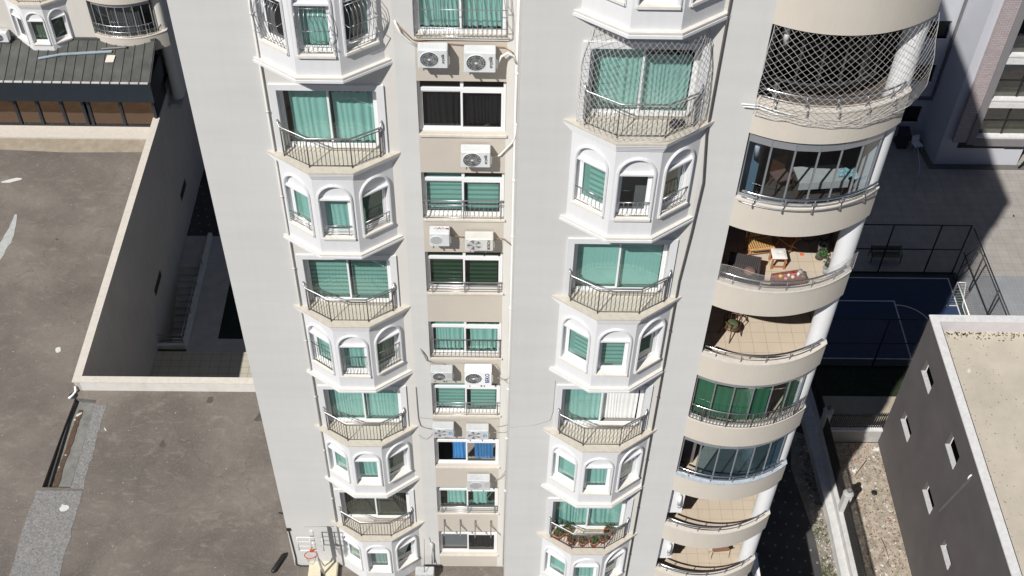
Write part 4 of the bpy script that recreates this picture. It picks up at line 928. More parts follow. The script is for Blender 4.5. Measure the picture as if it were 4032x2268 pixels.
PAVE = tiles('courtyard_paving', (.34, .315, .29), (.22, .205, .19), .62, .55, .02, .12, .85)
PAVG = tiles('grey_block_paving', (.27, .285, .30), (.20, .21, .22), .22, .11, .015, .12, .9)
COURT = mat('blue_court', (.022, .042, .10), .75, nscale=.7, namt=.10, fine=.05)
COURTG = mat('court_margin', (.03, .045, .05), .8, nscale=.7, namt=.15)
LINE = mat('white_line_paint', (.60, .60, .60), .7, namt=.08)
DIRT = mat('dirt', (.37, .315, .25), .95, nscale=3.5, namt=.38, fine=.35, bump=1, bscale=9)
GRAVEL = mat('gravelly_soil', (.24, .21, .17), .95, nscale=3, namt=.35, fine=.4, bump=.9, bscale=22)
CONC = mat('concrete', (.42, .41, .395), .9, nscale=1.5, namt=.12, fine=.06, streak=.1)
CONCW = mat('painted_concrete', (.60, .595, .58), .9, nscale=2, namt=.08, fine=.05, streak=.12)
WALLC = mat('court_wall_render', (.50, .455, .405), .9, nscale=.6, namt=.07, fine=.03, streak=.1)
GRASS = mat('dark_grass', (.018, .03, .012), .95, nscale=5, namt=.4, fine=.4, bump=.8)
DGREY = mat('dark_grey_render', (.115, .104, .103), .9, nscale=.6, namt=.12, fine=.06)
ROOFC = mat('roof_screed', (.50, .45, .37), .9, nscale=.7, namt=.12, fine=.10, bump=.3, bscale=25)
SCHW = mat('white_grey_render', (.52, .53, .57), .9, nscale=.4, namt=.05, fine=.03)
def sheet(name, polys, z, m, kind='structure'):
    b = MB()
    for p in polys:
        tri = tessellate_polygon([[Vector((x, y, 0)) for x, y in p]])
        def up(t_):
            a, c, d = [Vector((*p[i], 0)) for i in t_]; return t_ if (c-a).cross(d-a).z > 0 else tuple(reversed(t_))
        b.raw([(x, y, z) for x, y in p], [up(t_) for t_ in tri])
    return struct(name, b, m, kind)
def Rp(x0, x1, y0, y1): return [(x0, y0), (x1, y0), (x1, y1), (x0, y1)]
# ground sheet to the horizon with the stair well left open
sheet('ground', [Rp(-17.5, 300, 33.5, 300), Rp(-300, -17.6, -300, 300), Rp(-17.5, -16.2, 25.8, 33.5), Rp(-17.5, -16.2, -300, 17.45), Rp(-16.2, 300, -300, 33.5)], GZ-.004, ASPH)
sheet('dotted_paving', [Rp(-17.49, -5, 25.75, 40), Rp(9.76, 15.72, -14, 17.4), Rp(-5, 9.76, 13.1, 30)], GZ, DOTS)
sheet('courtyard_paving', [Rp(14, 60, 23.5, 36), Rp(26.9, 60, 23.21, 23.5)], GZ, PAVE)
sheet('grey_paving', [Rp(26.9, 60, 5, 23.2)], GZ, PAVG)
TILEP = tiles('pit_tiles', (.46, .425, .35), (.22, .20, .16), .52, .42, .02, .08, .6)
sheet('pit_terrace', [Rp(-17.49, -7.31, 8.7, 17.0)], GZ+.12, TILEP)
sheet('pit_path', [Rp(-15.99, -14.45, 18.01, 25.76), Rp(-15.99, -7.31, 17.0, 18.01), Rp(-14.45, -7.31, 22.4, 25.76), Rp(-17.49, -15.99, 23.25, 25.76)], GZ+.002, CONC)
sheet('artificial_turf', [Rp(-14.45, -7.31, 18.0, 22.4)], GZ+.004, mat('dark_turf', (.012, .02, .012), .95, namt=.3))
# stairs going down towards the viewer beside the court wall
b = MB(); n = 12; yA, yB = 23.25, 18.9
for i in range(n):
    y1 = yA-(yA-yB)*i/n; y0 = yA-(yA-yB)*(i+1)/n; z = GZ-1.95*(i+1)/n; b.face([(-17.5, y0, z), (-16.2, y0, z), (-16.2, y1, z), (-17.5, y1, z)]); b.face([(-17.5, y1, z), (-16.2, y1, z), (-16.2, y1, z+1.95/n), (-17.5, y1, z+1.95/n)])
    b.box(-17.49, -16.21, y0, y0+.03, z-.002, z+.004)
b.face([(-17.5, 17.45, GZ-1.95), (-16.2, 17.45, GZ-1.95), (-16.2, yB, GZ-1.95), (-17.5, yB, GZ-1.95)])
solo('staircase', b, CONC, 'concrete stairs descending in the shaded pit beside the long wall', 'stairs')
b = MB(); b.box(-16.2, -15.98, 17.25, 25.7, -35, GZ+.35); b.box(-17.5, -16.2, 17.25, 17.45, -35, GZ+.30); solo('stair_wall', b, CONCW, 'low pale wall edging the shaded stairs', 'wall')
b = MB()
for z in (1.05, .75, .5): b.tube([(-17.4, 17.35, GZ+z), (-16.1, 17.35, GZ+z), (-16.1, 23.2, GZ+z)] if z > 1 else [(-17.4, 17.35, GZ+z), (-16.1, 17.35, GZ+z)], .028, 6)
for y in (17.35, 19.5, 21.5, 23.2): b.tube([(-16.1, y, GZ+.3), (-16.1, y, GZ+1.05)], .022, 6)
solo('handrail', b, STEEL, 'steel handrail along the shaded stair wall', 'handrail')

# podium deck -----------------------------------------------------------------
DR = [(-17.78, 8.42), (-17.78, 60), (-90, 60), (-90, -60), (10.55, -60), (10.55, .35), (-7.3, .35), (-7.3, 8.42)]
# leave the drain trench open
b = MB()
def sheetpoly(p, hole=None):
    loops = [[Vector((x, y, 0)) for x, y in p]]+([[Vector((x, y, 0)) for x, y in hole]] if hole else []); fl = [(v_.x, v_.y) for l in loops for v_ in l]
    for t_ in tessellate_polygon(loops):
        a, c, d = [Vector((*fl[i], 0)) for i in t_]; t_ = t_ if (c-a).cross(d-a).z > 0 else tuple(reversed(t_)); b.raw([(x, y, DZ) for x, y in fl], [t_])
TR = [(-17.97, 3.46), (-17.55, 3.46), (-16.84, 3.46), (-16.80, 5.6), (-16.78, 7.9), (-17.72, 8.0), (-17.84, 6.2)]
sheetpoly(DR, TR); struct('podium_deck', b, DECK)
b = MB()
for (x0, y0), (x1, y1) in zip(TR, TR[1:]+TR[:1]): b.face([(x0, y0, DZ), (x1, y1, DZ), (x1, y1, DZ-.28), (x0, y0, DZ-.28)])
b.k = 1; b.prism(TR, DZ-.30, DZ-.26)
solo('drain_trench', b, [mat('trench_wall', (.13, .125, .115), .9, nscale=6, namt=.3), mat('trench_floor', (.20, .20, .185), .7, nscale=3, namt=.25)], 'open concrete drain trench cut into the brown deck below the wall corner', 'drain')
b = MB(); y = 3.55; L1 = []; R1 = []
while y < 7.6: L1.append((-17.66+.035*(y-3.5)+random.uniform(-.02, .02), y)); R1.append((-17.44+.03*(y-3.5)+random.uniform(-.04, .03), y)); y += .2
b.prism(L1+R1[::-1], DZ-.258, DZ-.235); solo('mud', b, mat('brown_silt', (.10, .062, .04), .9, nscale=12, namt=.35, bump=.6), 'strip of brown silt lying in the drain trench', 'mud'); 
b = MB(); b.box(-17.80, -17.74, 3.5, 7.9, DZ-.25, DZ-.12); solo('drain_edge', b, mat('old_timber', (.075, .07, .062), .9, nscale=8, namt=.3), 'dark edging board along the left side of the drain trench', 'board')
# rough cement strip
b = MB(); Lf = [(-18.25+random.uniform(-.05, .05)+.10*(y_+4)/8, y_) for y_ in [-6+.3*i for i in range(33)] if y_ < 3.4]; Rf = [(-16.27+random.uniform(-.05, .05), y_) for y_ in [-6+.3*i for i in range(33)] if y_ < 3.4]
b.prism(Lf+Rf[::-1], DZ-.02, DZ+.012)
Lf = [(-16.79+random.uniform(-.01, .015), y_) for y_ in [3.4+.25*i for i in range(18)]]; Rf = [(-16.28+random.uniform(-.05, .05)-.05*(y_-3.4)*.2, y_) for y_ in [3.4+.25*i for i in range(18)]]
b.prism(Lf+Rf[::-1], DZ-.02, DZ+.010)
CEM = mat('rough_cement', (.225, .22, .215), .95, nscale=12, namt=.35, fine=.35, bump=1, bscale=14)
struct('cement_strip', b, CEM)
# parapets of the pit
b = MB(); b.box(-17.74, -17.5, 8.42, 38, GZ-2.5, -24.30); p = solo('court_wall', b, WALLC, 'long tall wall in shade dropping from the brown deck into the pit', 'wall')
b = MB(); b.box(-17.80, -17.44, 8.38, 26.08, -24.30, -24.25); part('coping', b, COPE, p)
b = MB()
for y0, y1, z0, z1 in ((26.35, 27.75, -30.6, -30.13), (18.95, 20.48, -30.5, -30.04)): b.box(-17.52, -17.49, y0, y1, z0, z1)
part('vent_opening', b, BLACK, p)
b = MB(); b.box(-17.5, -7.31, 8.42, 8.64, GZ, -24.30); p = solo('parapet_wall', b, mat('white_wash', (.66, .64, .60), .9, nscale=2, namt=.06, streak=.06), 'low white parapet wall crossing the brown deck at the near end of the pit', 'wall')
b = MB(); b.box(-17.44, -7.31, 8.36, 8.70, -24.30, -24.25); part('coping', b, COPE, p)
b = MB(); b.box(-7.3, 10.55, .34, .36, GZ, DZ); b.face([(10.55, -60, GZ), (10.55, .35, GZ), (10.55, .35, DZ), (10.55, -60, DZ)]); struct('podium_wall', b, CONCW)
b = MB(); b.box(9.8, 10.62, .1, .22, DZ, -24.1); b.box(10.5, 10.62, -30, .1, DZ, -24.1); solo('deck_parapet', b, PVC, 'white low parapet at the edge of the deck beside the foot of the round pier', 'wall')
# small things on the deck
b = MB(); b.tube([(-17.72, 8.36, DZ+.35), (-17.74, 8.28, DZ+.10), (-17.85, 8.12, DZ+.04), (-17.98, 7.95, DZ+.03)], .05, 8); solo('drain_spout', b, PVC, 'short white bent pipe at the corner of the white parapet wall', 'pipe')
b = MB(); b.lathe([(.0, .03), (.16, .03), (.20, .0)], (-17.82, 8.12, DZ), 14); solo('drain_hole', b, BLACK, 'dark round drain mouth under the bent white pipe', 'drain')
def blob(cx, cy_, r_, n=9, el=1.0, rot=0):
    pts = []
    for k in range(n):
        a = 2*math.pi*k/n; q = r_*random.uniform(.65, 1.2); x, y = q*math.cos(a)*el, q*math.sin(a); pts.append((cx+x*math.cos(rot)-y*math.sin(rot), cy_+x*math.sin(rot)+y*math.cos(rot)))
    return pts
WP = mat('white_splash', (.62, .62, .60), .85, nscale=8, namt=.1)
for name, cx, cy_, r_, el, rot, lb in (('paint_mark', -24.25, 21.75, .13, 4.5, .3, 'white paint streak on the deck near the glass pavilion'), ('paper_scrap', -19.11, 10.67, .15, 1, 0, 'white scrap on the deck left of the pit wall'), ('cement_splash', -16.85, 2.50, .17, 1.2, .4, 'white splash on the rough cement strip'), ('white_stick', -16.05, 6.35, .035, 3.5, -.9, 'tiny white stick right of the drain trench'),
        ('white_litter', -17.45, 7.3, .07, 2.2, .7, 'white torn wrapper at the top of the drain trench'), ('white_litter', -17.55, 7.02, .045, 1, 0, 'small round white cap in the drain trench'), ('white_litter', -17.5, 5.2, .035, 1, 0, 'white fragment halfway down the drain trench'), ('white_litter', -17.62, 4.6, .03, 1, 0, 'white fragment low in the drain trench')):
    b = MB(); zz = DZ-.24 if 'trench' in lb and 'right' not in lb else (DZ+.014 if 'cement' in lb else DZ+.004); b.prism(blob(cx, cy_, r_, 11, el, rot), zz, zz+.012); solo(name, b, WP, lb, name.split('_')[1])
b = MB(); Lf = []; Rf = []
for i in range(22): t_ = i/21; x = -23.35+.28*math.sin(t_*3)-.9*t_**1.5; y = 19.3-5.2*t_; w_ = .04+.20*math.sin(math.pi*min(1, t_*1.0+.02))*random.uniform(.6, 1.2); Lf.append((x-w_, y)); Rf.append((x+w_, y))
b.prism(Lf+Rf[::-1], DZ+.002, DZ+.010); solo('sealant_patch', b, mat('pale_sealant', (.42, .43, .42), .8, nscale=5, namt=.15), 'long ragged pale grey sealant patch on the deck at the left edge', 'patch')
STN = mat('damp_stain', (.085, .073, .064), .8, nscale=4, namt=.25)
for x, y, r_, el, lb in ((-11.9, 8.0, .16, 1.3, 'small dark damp stain on the deck just in front of the white parapet wall'), (-13.5, 5.6, .13, 1.6, 'dark damp spot near the middle of the near deck'), (-9.6, 7.1, .20, 2.2, 'long dark damp stain on the deck near the tower side'), (-20.9, 17.6, .07, 1.3, 'tiny dark lump on the upper left deck')):
    b = MB(); b.prism(blob(x, y, r_, 13, el, random.uniform(0, 3)), DZ+.001, DZ+.004); solo('damp_stain', b, STN, lb, 'stain')
b = MB()
for i in range(120):
    x, y = random.choice([(random.uniform(-16, -8), random.uniform(-6, 8)), (random.uniform(-25, -18), random.uniform(-4, 23))]); r_ = random.uniform(.008, .022); b.prism(blob(x, y, r_, 5), DZ+.001, DZ+.012)
struct('deck_grit', b, WP, 'stuff')
b = MB(); b.smooth = True; b.tube([(-7.72, .45, DZ+.09), (-7.78, .34, DZ+.09), (-8.08, -.30, DZ+.09), (-8.12, -.38, DZ+.09)], [.05, .10, .10, .05], 10); solo('foam_roll', b, BLACK, 'black rounded foam roll lying on the deck near the foot of the tower', 'roll')
b = MB(); b.tube([(-8.22, 2.33, DZ+.03), (-8.05, 2.28, DZ+.03)], .03, 6); solo('rubber_piece', b, BLACK, 'short black rubber piece on the deck, near the tower corner', 'scrap')
b = MB(); b.box(-7.75, -7.60, 1.5, 1.75, DZ, DZ+.05); solo('rubber_block', b, mat('item_grey', (.2, .2, .2)), 'small dark block touching the foot of the tower corner', 'block')
b = MB(); b.tube([(-7.24, -.03, -22.3), (-7.22, -.03, -23.2), (-7.2, -.03, -24.3), (-7.24, -.05, -24.75), (-7.1, -.06, -24.86), (-6.5, -.06, -24.87), (-5.6, -.06, -24.87)], .022, 6); b.box(-7.30, -7.16, -.05, -.002, -22.3, -22.15)
solo('cable', b, BLACK, 'black cable running down the corner of the tower to the basketball hoop', 'cable')
b = MB(); b.tube([(-6.62, -.02, -22.05), (-5.55, -.02, -22.0)], .010, 5); solo('cable', b, CABLE, 'thin horizontal wire on the wall above the basketball hoop', 'cable')
# basketball hoop
t = thing('basketball_hoop', 'portable basketball hoop with red rim, clear gridded board and cream base', 'basketball hoop', (-6.2, -.45, DZ))
CRM = mat('cream_plastic', (.68, .62, .47), .5, nscale=3, namt=.05); RED = mat('red_rim', (.62, .09, .04), .4)
b = MB(); b.box(-.50, .60, -.95, .50, .02, .27); b.box(-.47, .57, -.92, .47, .27, .30); b.box(-.5, .6, -.06, -.04, .30, .31); b.box(-.02, 0, -.95, .5, .30, .31); part('base', b, CRM, t)
b = MB(); b.tube([(.10, -.10, .3), (.02, -.22, 1.9), (-.02, -.28, 3.1)], .045, 8); b.tube([(.10, .25, .3), (.05, -.15, 1.5)], .03, 6); b.box(-.07, .05, -.30, -.22, 1.6, 3.75); part('post', b, mat('white_post', (.66, .65, .62), .5, nscale=9, namt=.15), t)
b = MB(); x0, x1, z0, z1, Y = -.50, .40, 2.80, 3.72, -.52
for z in (z0, z1): b.tube([(x0, Y, z), (x1, Y, z)], .022, 6)
for x in (x0, x1, (x0+x1)/2): b.tube([(x, Y, z0), (x, Y, z1)], .020, 6)
for q in (1, 2): b.tube([(x0, Y, z0+(z1-z0)*q/3), (x1, Y, z0+(z1-z0)*q/3)], .012, 5)
b.tube([(-.02, -.28, 3.1), (-.05, Y, 3.4)], .02, 5); b.tube([(-.02, -.26, 2.7), (-.05, Y, 2.95)], .02, 5); part('backboard', b, mat('board_frame', (.72, .71, .68), .5), t)
b = MB(); b.tube([(-.05+.225*math.cos(a), Y-.26+.205*math.sin(a), 2.84-.10*(math.sin(a)-1)) for a in [k*math.pi/12 for k in range(24)]], .016, 6, closed=True); b.box(-.11, .01, Y-.08, Y-.01, 2.80, 2.92); part('rim', b, RED, t)
b = MB()
for k in range(12):
    for s_ in (-1, 1): a = 2*math.pi*k/12; c = a+s_*.5; b.tube([(-.05+.22*math.cos(a), Y-.26+.20*math.sin(a), 2.83-.10*(math.sin(a)-1)), (-.05+.14*math.cos(c), Y-.28+.14*math.sin(c), 2.6), (-.05+.10*math.cos(a+s_*.9), Y-.28+.10*math.sin(a+s_*.9), 2.42)], .005, 3)
part('net', b, NETM, t)
b = MB(); b.tube([(.0, .1, .31), (.06, -.25, .42), (.02, -.5, .33)], .05, 8); part('pad', b, BLACK, t)
# two rods leaning by the deck air conditioner
pipe([(-2.22, -.66, -24.2), (-2.18, -.25, -22.45)], .014, CABLE, 'rod', 'thin dark rod leaning over the air conditioner on the deck', 'rod')
pipe([(-1.95, -.12, -24.5), (-1.93, -.12, -23.1), (-1.98, -.1, -23.0)], .03, PIPE, 'hose', 'pale upright hose behind the air conditioner on the deck', 'hose')

# pavilion -----------------------------------------------------------------------
SLATE = mat('weathered_roof_metal', (.088, .092, .084), .55, metal=.2, nscale=1.5, namt=.25, fine=.12)
FASC = mat('blue_black_fascia', (.015, .023, .033), .45, nscale=2, namt=.1)
t = thing('glass_pavilion', 'low dark pavilion with ribbed metal roof and glass front reflecting the brown deck', 'building', (-24, 27, DZ))
xr = -17.30; xl = -36; ye, ze, yb_, zb = 25.55, -21.55, 28.0, -20.62
b = MB(); b.face([(xl, ye, ze), (xr, ye, ze), (xr, yb_, zb), (xl, yb_, zb)]); b.face([(xr, ye, ze-.1), (xr, ye, ze), (xr, yb_, zb), (xr, yb_, zb-.1)])
x = xr-.06
while x > xl: b.raw([(x-.02, ye, ze+.002), (x+.02, ye, ze+.002), (x+.02, yb_, zb+.002), (x-.02, yb_, zb+.002), (x-.015, ye, ze+.05), (x+.015, ye, ze+.05), (x+.015, yb_, zb+.05), (x-.015, yb_, zb+.05)], [(0, 1, 5, 4), (1, 2, 6, 5), (3, 0, 4, 7), (4, 5, 6, 7)]); x -= .49
b.box(xl, xr, yb_-.12, yb_-.02, zb-.03, zb+.10); rf = part('roof', b, SLATE, t, fit=True)
b = MB(); x = xr-.1
while x > xl: b.box(x-.44, x-.02, ye-.05, ye+.03, ze-.045, ze+.025); x -= .49
part('eave_strip', b, mat('pale_flashing', (.55, .55, .53), .5, namt=.1), rf)
rf_off = ORG[t.name]
rf.children[0].location = (0, 0, 0)
b = MB(); b.box(xl, xr-.02, ye-.02, ye+.35, -22.80, ze-.035); b.box(xr-.3, xr-.02, ye+.35, yb_, -22.9, ze-.03); part('fascia', b, FASC, t, fit=True)
b = MB(); b.face([(xr-.25, 26.1, DZ), (xr-.25, 28.4, DZ), (xr-.25, 28.4, -20.7), (xr-.25, 26.1, -21.5)]); b.box(xl, xr-.3, 28.0, 28.05, DZ, -21); part('wall', b, BLACK, t, fit=True)
b = MB(); b.box(xl, -17.5, 26.03, 26.15, DZ+.02, DZ+.14); part('bottom_rail', b, FASC, t, fit=True)
PX_ = [-24.85, -23.68, -22.42, -21.30, -21.02, -19.35, -17.62]; PX_ = [-30.6, -29.3, -28.0, -26.2]+PX_
for x in PX_: b = MB(); b.box(x-.07, x+.07, 26.0, 26.16, DZ+.14, -22.8); part('post', b, FASC, t, fit=True)
for a, c in zip(PX_, PX_[1:]):
    if c-a < .5: continue
    b = MB(); b.face([(a+.07, 26.1, DZ+.14), (c-.07, 26.1, DZ+.14), (c-.07, 26.1, -22.8), (a+.07, 26.1, -22.8)]); part('pane', b, GBR, t, fit=True)
b = MB(); b.face([(xl, 26.16, DZ+.03), (-17.56, 26.16, DZ+.03), (-17.56, 28, DZ+.03), (xl, 28, DZ+.03)]); part('floor', b, mat('pavilion_floor', (.20, .11, .07), .7, nscale=2, namt=.2), t, fit=True)
sheet('pavilion_step', [Rp(-40, -17.8, 25.05, 26.02)], DZ+.05, COPE)
b = MB(); b.box(-40, -17.8, 25.05, 25.06, DZ-.01, DZ+.05); struct('step_edge', b, COPE)
sheet('sandy_strip', [[(-40, 24.1), (-30, 24.0), (-26, 24.15), (-22, 23.95), (-17.8, 24.05), (-17.8, 25.04), (-40, 25.04)]], DZ+.006, mat('sandy_screed', (.34, .29, .22), .9, nscale=2, namt=.18, fine=.15))
def roofpt(x, y, h=.06): return (x, y, ze+(y-ye)*(zb-ze)/(yb_-ye)+h)
BM_ = mat('blue_profile', (.38, .46, .52), .35, metal=.4)
for (xa, ya), (xb, yc), w_, lb in (((-23.15, 26.75), (-22.0, 27.0), .05, 'left pale blue metal profile lying on the pavilion roof'), ((-22.0, 27.0), (-19.45, 27.2), .06, 'long pale blue metal profile lying on the pavilion roof'), ((-20.0, 27.32), (-18.75, 27.45), .03, 'thin grey metal tube with a black end on the pavilion roof')):
    b = MB(); A_, B_ = roofpt(xa, ya), roofpt(xb, yc); b.raw([(A_[0], A_[1]-w_, A_[2]), (B_[0], B_[1]-w_, B_[2]), (B_[0], B_[1]+w_, B_[2]+.03), (A_[0], A_[1]+w_, A_[2]+.03), (A_[0], A_[1]-w_, A_[2]+.05), (B_[0], B_[1]-w_, B_[2]+.05), (B_[0], B_[1]+w_, B_[2]+.08), (A_[0], A_[1]+w_, A_[2]+.08)], [(0, 1, 5, 4), (1, 2, 6, 5), (2, 3, 7, 6), (3, 0, 4, 7), (4, 5, 6, 7), (0, 3, 2, 1)])
    if 'black' in lb: b.k = 1; b.tube([B_, (B_[0]+.06, B_[1], B_[2]+.05)], .06, 8)
    solo('metal_profile', b, [BM_ if 'blue' in lb else STEEL, BLACK], lb, 'metal profile', 'metal profiles on the pavilion roof')
b = MB(); A_, B_ = roofpt(-19.72, 26.62, .05), roofpt(-19.3, 27.0, .05); b.raw([(A_[0], A_[1], A_[2]), (B_[0], A_[1]+.02, A_[2]), (B_[0]+.06, B_[1], B_[2]), (A_[0]+.06, B_[1], B_[2]), (A_[0], A_[1], A_[2]+.04), (B_[0], A_[1]+.02, A_[2]+.04), (B_[0]+.06, B_[1], B_[2]+.04), (A_[0]+.06, B_[1], B_[2]+.04)], [(0, 1, 5, 4), (1, 2, 6, 5), (2, 3, 7, 6), (3, 0, 4, 7), (4, 5, 6, 7)]); solo('roof_tile', b, COPE, 'single cream square tile lying on the dark pavilion roof', 'tile')

# neighbour tower behind the pavilion ---------------------------------------------
BX, BY, BZ = -26.5, 30.2, -20.3
tb = thing('apartment_block', 'cream apartment block with white bay and curved balcony behind the dark pavilion', 'building', (-24, 34, GZ))
CREAMB = mat('pale_cream_render', (.60, .575, .53), .9, nscale=.5, namt=.03, fine=.02, streak=.04)
b = MB(); yw = YR+BY; b.face([(-60, yw, GZ), (6.14+BX, yw, GZ), (6.14+BX, yw, -6), (-60, yw, -6)]); part('wall', b, CREAMB, tb, fit=True)
b = MB()
for (x0, y0), (x1, y1) in (((6.14, YR), (6.14, -1.38)), ((6.14, -1.38), (6.84, -1.38)), ((6.84, -1.38), (6.84, .6)), ((6.84, .6), (9.7, .6)), ((9.75, -1.5), (9.75, 14))): b.face([(x0+BX, y0+BY, DZ), (x1+BX, y1+BY, DZ), (x1+BX, y1+BY, -6), (x0+BX, y0+BY, -6)])
part('balcony_side_wall', b, CREAMB, tb, fit=True)
curved(tb, BX, BY, BZ, (-2, -1, 0))
b = MB(); b.smooth = True
for i in range(24):
    a, c = 2*math.pi*i/24, 2*math.pi*(i+1)/24; q = .30; X_, Y_ = 9.45+BX, -1.5+BY; b.face([(X_+q*math.cos(a), Y_+q*math.sin(a), DZ), (X_+q*math.cos(c), Y_+q*math.sin(c), DZ), (X_+q*math.cos(c), Y_+q*math.sin(c), -6), (X_+q*math.cos(a), Y_+q*math.sin(a), -6)])
part('round_pier', b, CREAMB, tb, fit=True)
b = MB(); b.face([(-17.5, 28.0, DZ+.01), (9.75+BX, 28.0, DZ+.01), (9.75+BX, 44, DZ+.01), (-17.5, 44, DZ+.01)]); b.box(-17.4, 9.76+BX, 28.0, 44, DZ-.3, DZ); part('floor_slab', b, CONC, tb, fit=True)
b = MB()
for z_ in (-23.6, -20.6, -17.6): b.box(9.752+BX, 9.80+BX, 29.9, 31.6, z_, z_+1.5)
part('window', b, BLACK, tb, fit=True)
bay(tb, -22.93, yw, -18.03, foot=False, rail=True, winstyle=[('dark', GSM), ('sheer', GGR), ('sheer', GGR)])
arcrail(tb, BZ, [.05, .35], .70, 6, x0=6.2, x1=9.3, R_=CR-.03, dx=BX, dy=BY, bal=30, mat_=CHROME, hr=.022)
f = MB(); A = [(x+BX, y+BY) for x, y in arcpts(CR-.2, 6.3, 9.2, 7)]
for i in range(7):
    (ax, ay), (bx_, by) = A[i], A[i+1]; L_ = math.hypot(bx_-ax, by-ay); an = math.atan2(by-ay, bx_-ax); T = lambda p: (ax+math.cos(an)*p[0]-math.sin(an)*p[1], ay+math.sin(an)*p[0]+math.cos(an)*p[1], p[2])
    f.box(0, L_, -.03, .03, BZ+1.75, BZ+2.02, T)
r = part('balcony_glazing', f, ALU, tb, fit=True)
for i in range(8): q = MB(); x, y = A[i]; q.box(x-.018, x+.018, y-.018, y+.018, BZ+.02, BZ+1.75); part('glazing_post', q, ALU, r)
for i in range(7):
    (ax, ay), (bx_, by) = A[i], A[i+1]; q = MB(); q.face([(ax, ay, BZ+.03), (bx_, by, BZ+.03), (bx_, by, BZ+1.75), (ax, ay, BZ+1.75)]); part('pane', q, GSM, r)
part('curtain', curtain_mesh(1.5, 1.9, mat('grey_curtain', (.30, .30, .30), .9)), None, r, (7.1+BX-ORG[tb.name].x, -1.9+BY-ORG[tb.name].y, BZ-.1-ORG[tb.name].z))
for ch in r.children:
    if ch.name.startswith('curtain'): ch.location = Vector((7.1+BX, -1.95+BY, BZ-.1))-(ORG[tb.name]) if 0 else Vector((7.1+BX, -1.95+BY, BZ-.1))
t = ac(-25.45, -24.72, -20.62, -20.02, 'dirty white air conditioner on the cream wall beside the far bay, at the left edge', y0=27.55, y1=27.9, fan='dark', rust=True, group=None, brackets=False)
# dim service wing seen in the gap between the towers
t = thing('service_wing', 'dim grey building parts in the gap between the cream block and the tower', 'building', (-16, 33, GZ))
b = MB(); b.box(-16.7, -6, 44, 44.3, GZ, -18); part('wall', b, CONCW, t, fit=True)
b = MB(); b.box(-16.1, -15.2, 43.9, 43.99, -26.5, -23.0); b.box(-14.3, -13.0, 43.9, 43.99, -26.5, -23.0); part('window', b, BLACK, t, fit=True)

# ================================================================== RIGHT SIDE
# dark grey annex
an_ = thing('flat_roof_annex', 'dark grey flat roofed building with white rimmed roof at the right edge', 'building', (24, 5, GZ))
AX, AY, AT = 19.9, 11.7, -23.15
ww = [(9.19, 10.52, -25.64, -24.80), (9.14, 10.48, -29.3, -28.56), (5.04, 6.34, -25.45, -24.52), (5.05, 6.34, -29.05, -28.3), (2.12, 3.31, -28.76, -28.19)]
ww2 = [(.2, 1.5, -25.5, -24.5), (-2, -.7, -28.8, -28.2)]
b = MB(); b.plane_holes([(-14, GZ), (AY, GZ), (AY, AT-.06), (-14, AT-.06)], [rect(*w_) for w_ in ww], lambda p: (AX, p[0], p[2]))
for w_ in ww: b.reveal(rect(*w_), 0, .28, lambda p: (AX+p[1], p[0], p[2]))
b.face([(AX, AY, GZ), (45, AY, GZ), (45, AY, AT-.06), (AX, AY, AT-.06)]); part('wall', b, DGREY, an_, fit=True)
for w_ in ww:
    b = MB(); b.box(AX+.205, AX+.26, w_[0]+.001, w_[1]-.001, w_[2]+.001, w_[3]-.001); f = part('window', b, mat('void_black', (.003, .003, .003), 1, spec=0), an_, fit=True)
    b = MB(); b.box(AX-.03, AX+.20, w_[0]+.003, w_[1]-.003, w_[2]+.003, w_[2]+.03)
    part('window_sill', b, mat('marble_sill', (.50, .50, .50), .6, nscale=12, namt=.2), an_, fit=True)
    b = MB(); b.box(AX+.17, AX+.2, w_[1]-.05, w_[1]-.01, w_[2]+.05, w_[3]); part('window_frame', b, PVC, an_, fit=True)
RIM = mat('white_coping', (.66, .655, .645), .8, nscale=5, namt=.1, fine=.05)
b = MB(); b.box(AX-.05, AX+.33, -14, AY-.33, AT-.06, AT); b.box(AX-.05, 45, AY-.33, AY+.05, AT-.06, AT); part('roof_rim', b, RIM, an_, fit=True)
b = MB(); b.box(AX+.02, AX+.26, -14, AY-.26, AT-.95, AT-.061); b.box(AX+.02, 45, AY-.26, AY-.02, AT-.95, AT-.061); part('parapet', b, mat('pinkish_render', (.56, .53, .54), .9, nscale=2, namt=.05), an_, fit=True)
b = MB(); b.box(AX+.26, 45, -14, AY-.26, AT-1.0, AT-.80); part('roof', b, ROOFC, an_, fit=True)
b = MB()
for i in range(420):
    if i < 190: x, y = random.uniform(20.3, 25.5), AY-.3-abs(random.gauss(0, .16)); r_ = random.uniform(.015, .06)
    else: x, y = 20.3+abs(random.gauss(0, 1.6)), random.uniform(-1, AY-.4); r_ = random.uniform(.006, .03)
    b.prism(blob(x, y, r_, 5), AT-.80, AT-.792)
part('roof_moss', b, mat('dark_lichen', (.12, .11, .08), .95, nscale=20, namt=.4), an_, fit=True)['kind'] = 'stuff'
b = MB(); b.prism(blob(21.2, 9.2, .10, 8), AT-.798, AT-.75); part('cloth_scrap', b, WP, an_, fit=True)
b = MB(); b.tube([(AX-.02, 3.75, -23.9), (AX-.10, 3.72, -24.0), (AX-.12, 3.7, -24.15)], .035, 8); part('spout', b, PVC, an_, fit=True)
b = MB(); b.face([(AX-.004, 3.65, -24.1), (AX-.004, 3.78, -24.1), (AX-.004, 4.6, -28.0), (AX-.004, 4.5, -28.0)]); part('water_stain', b, mat('pale_stain', (.165, .152, .150), .9, nscale=3, namt=.15), an_, fit=True)

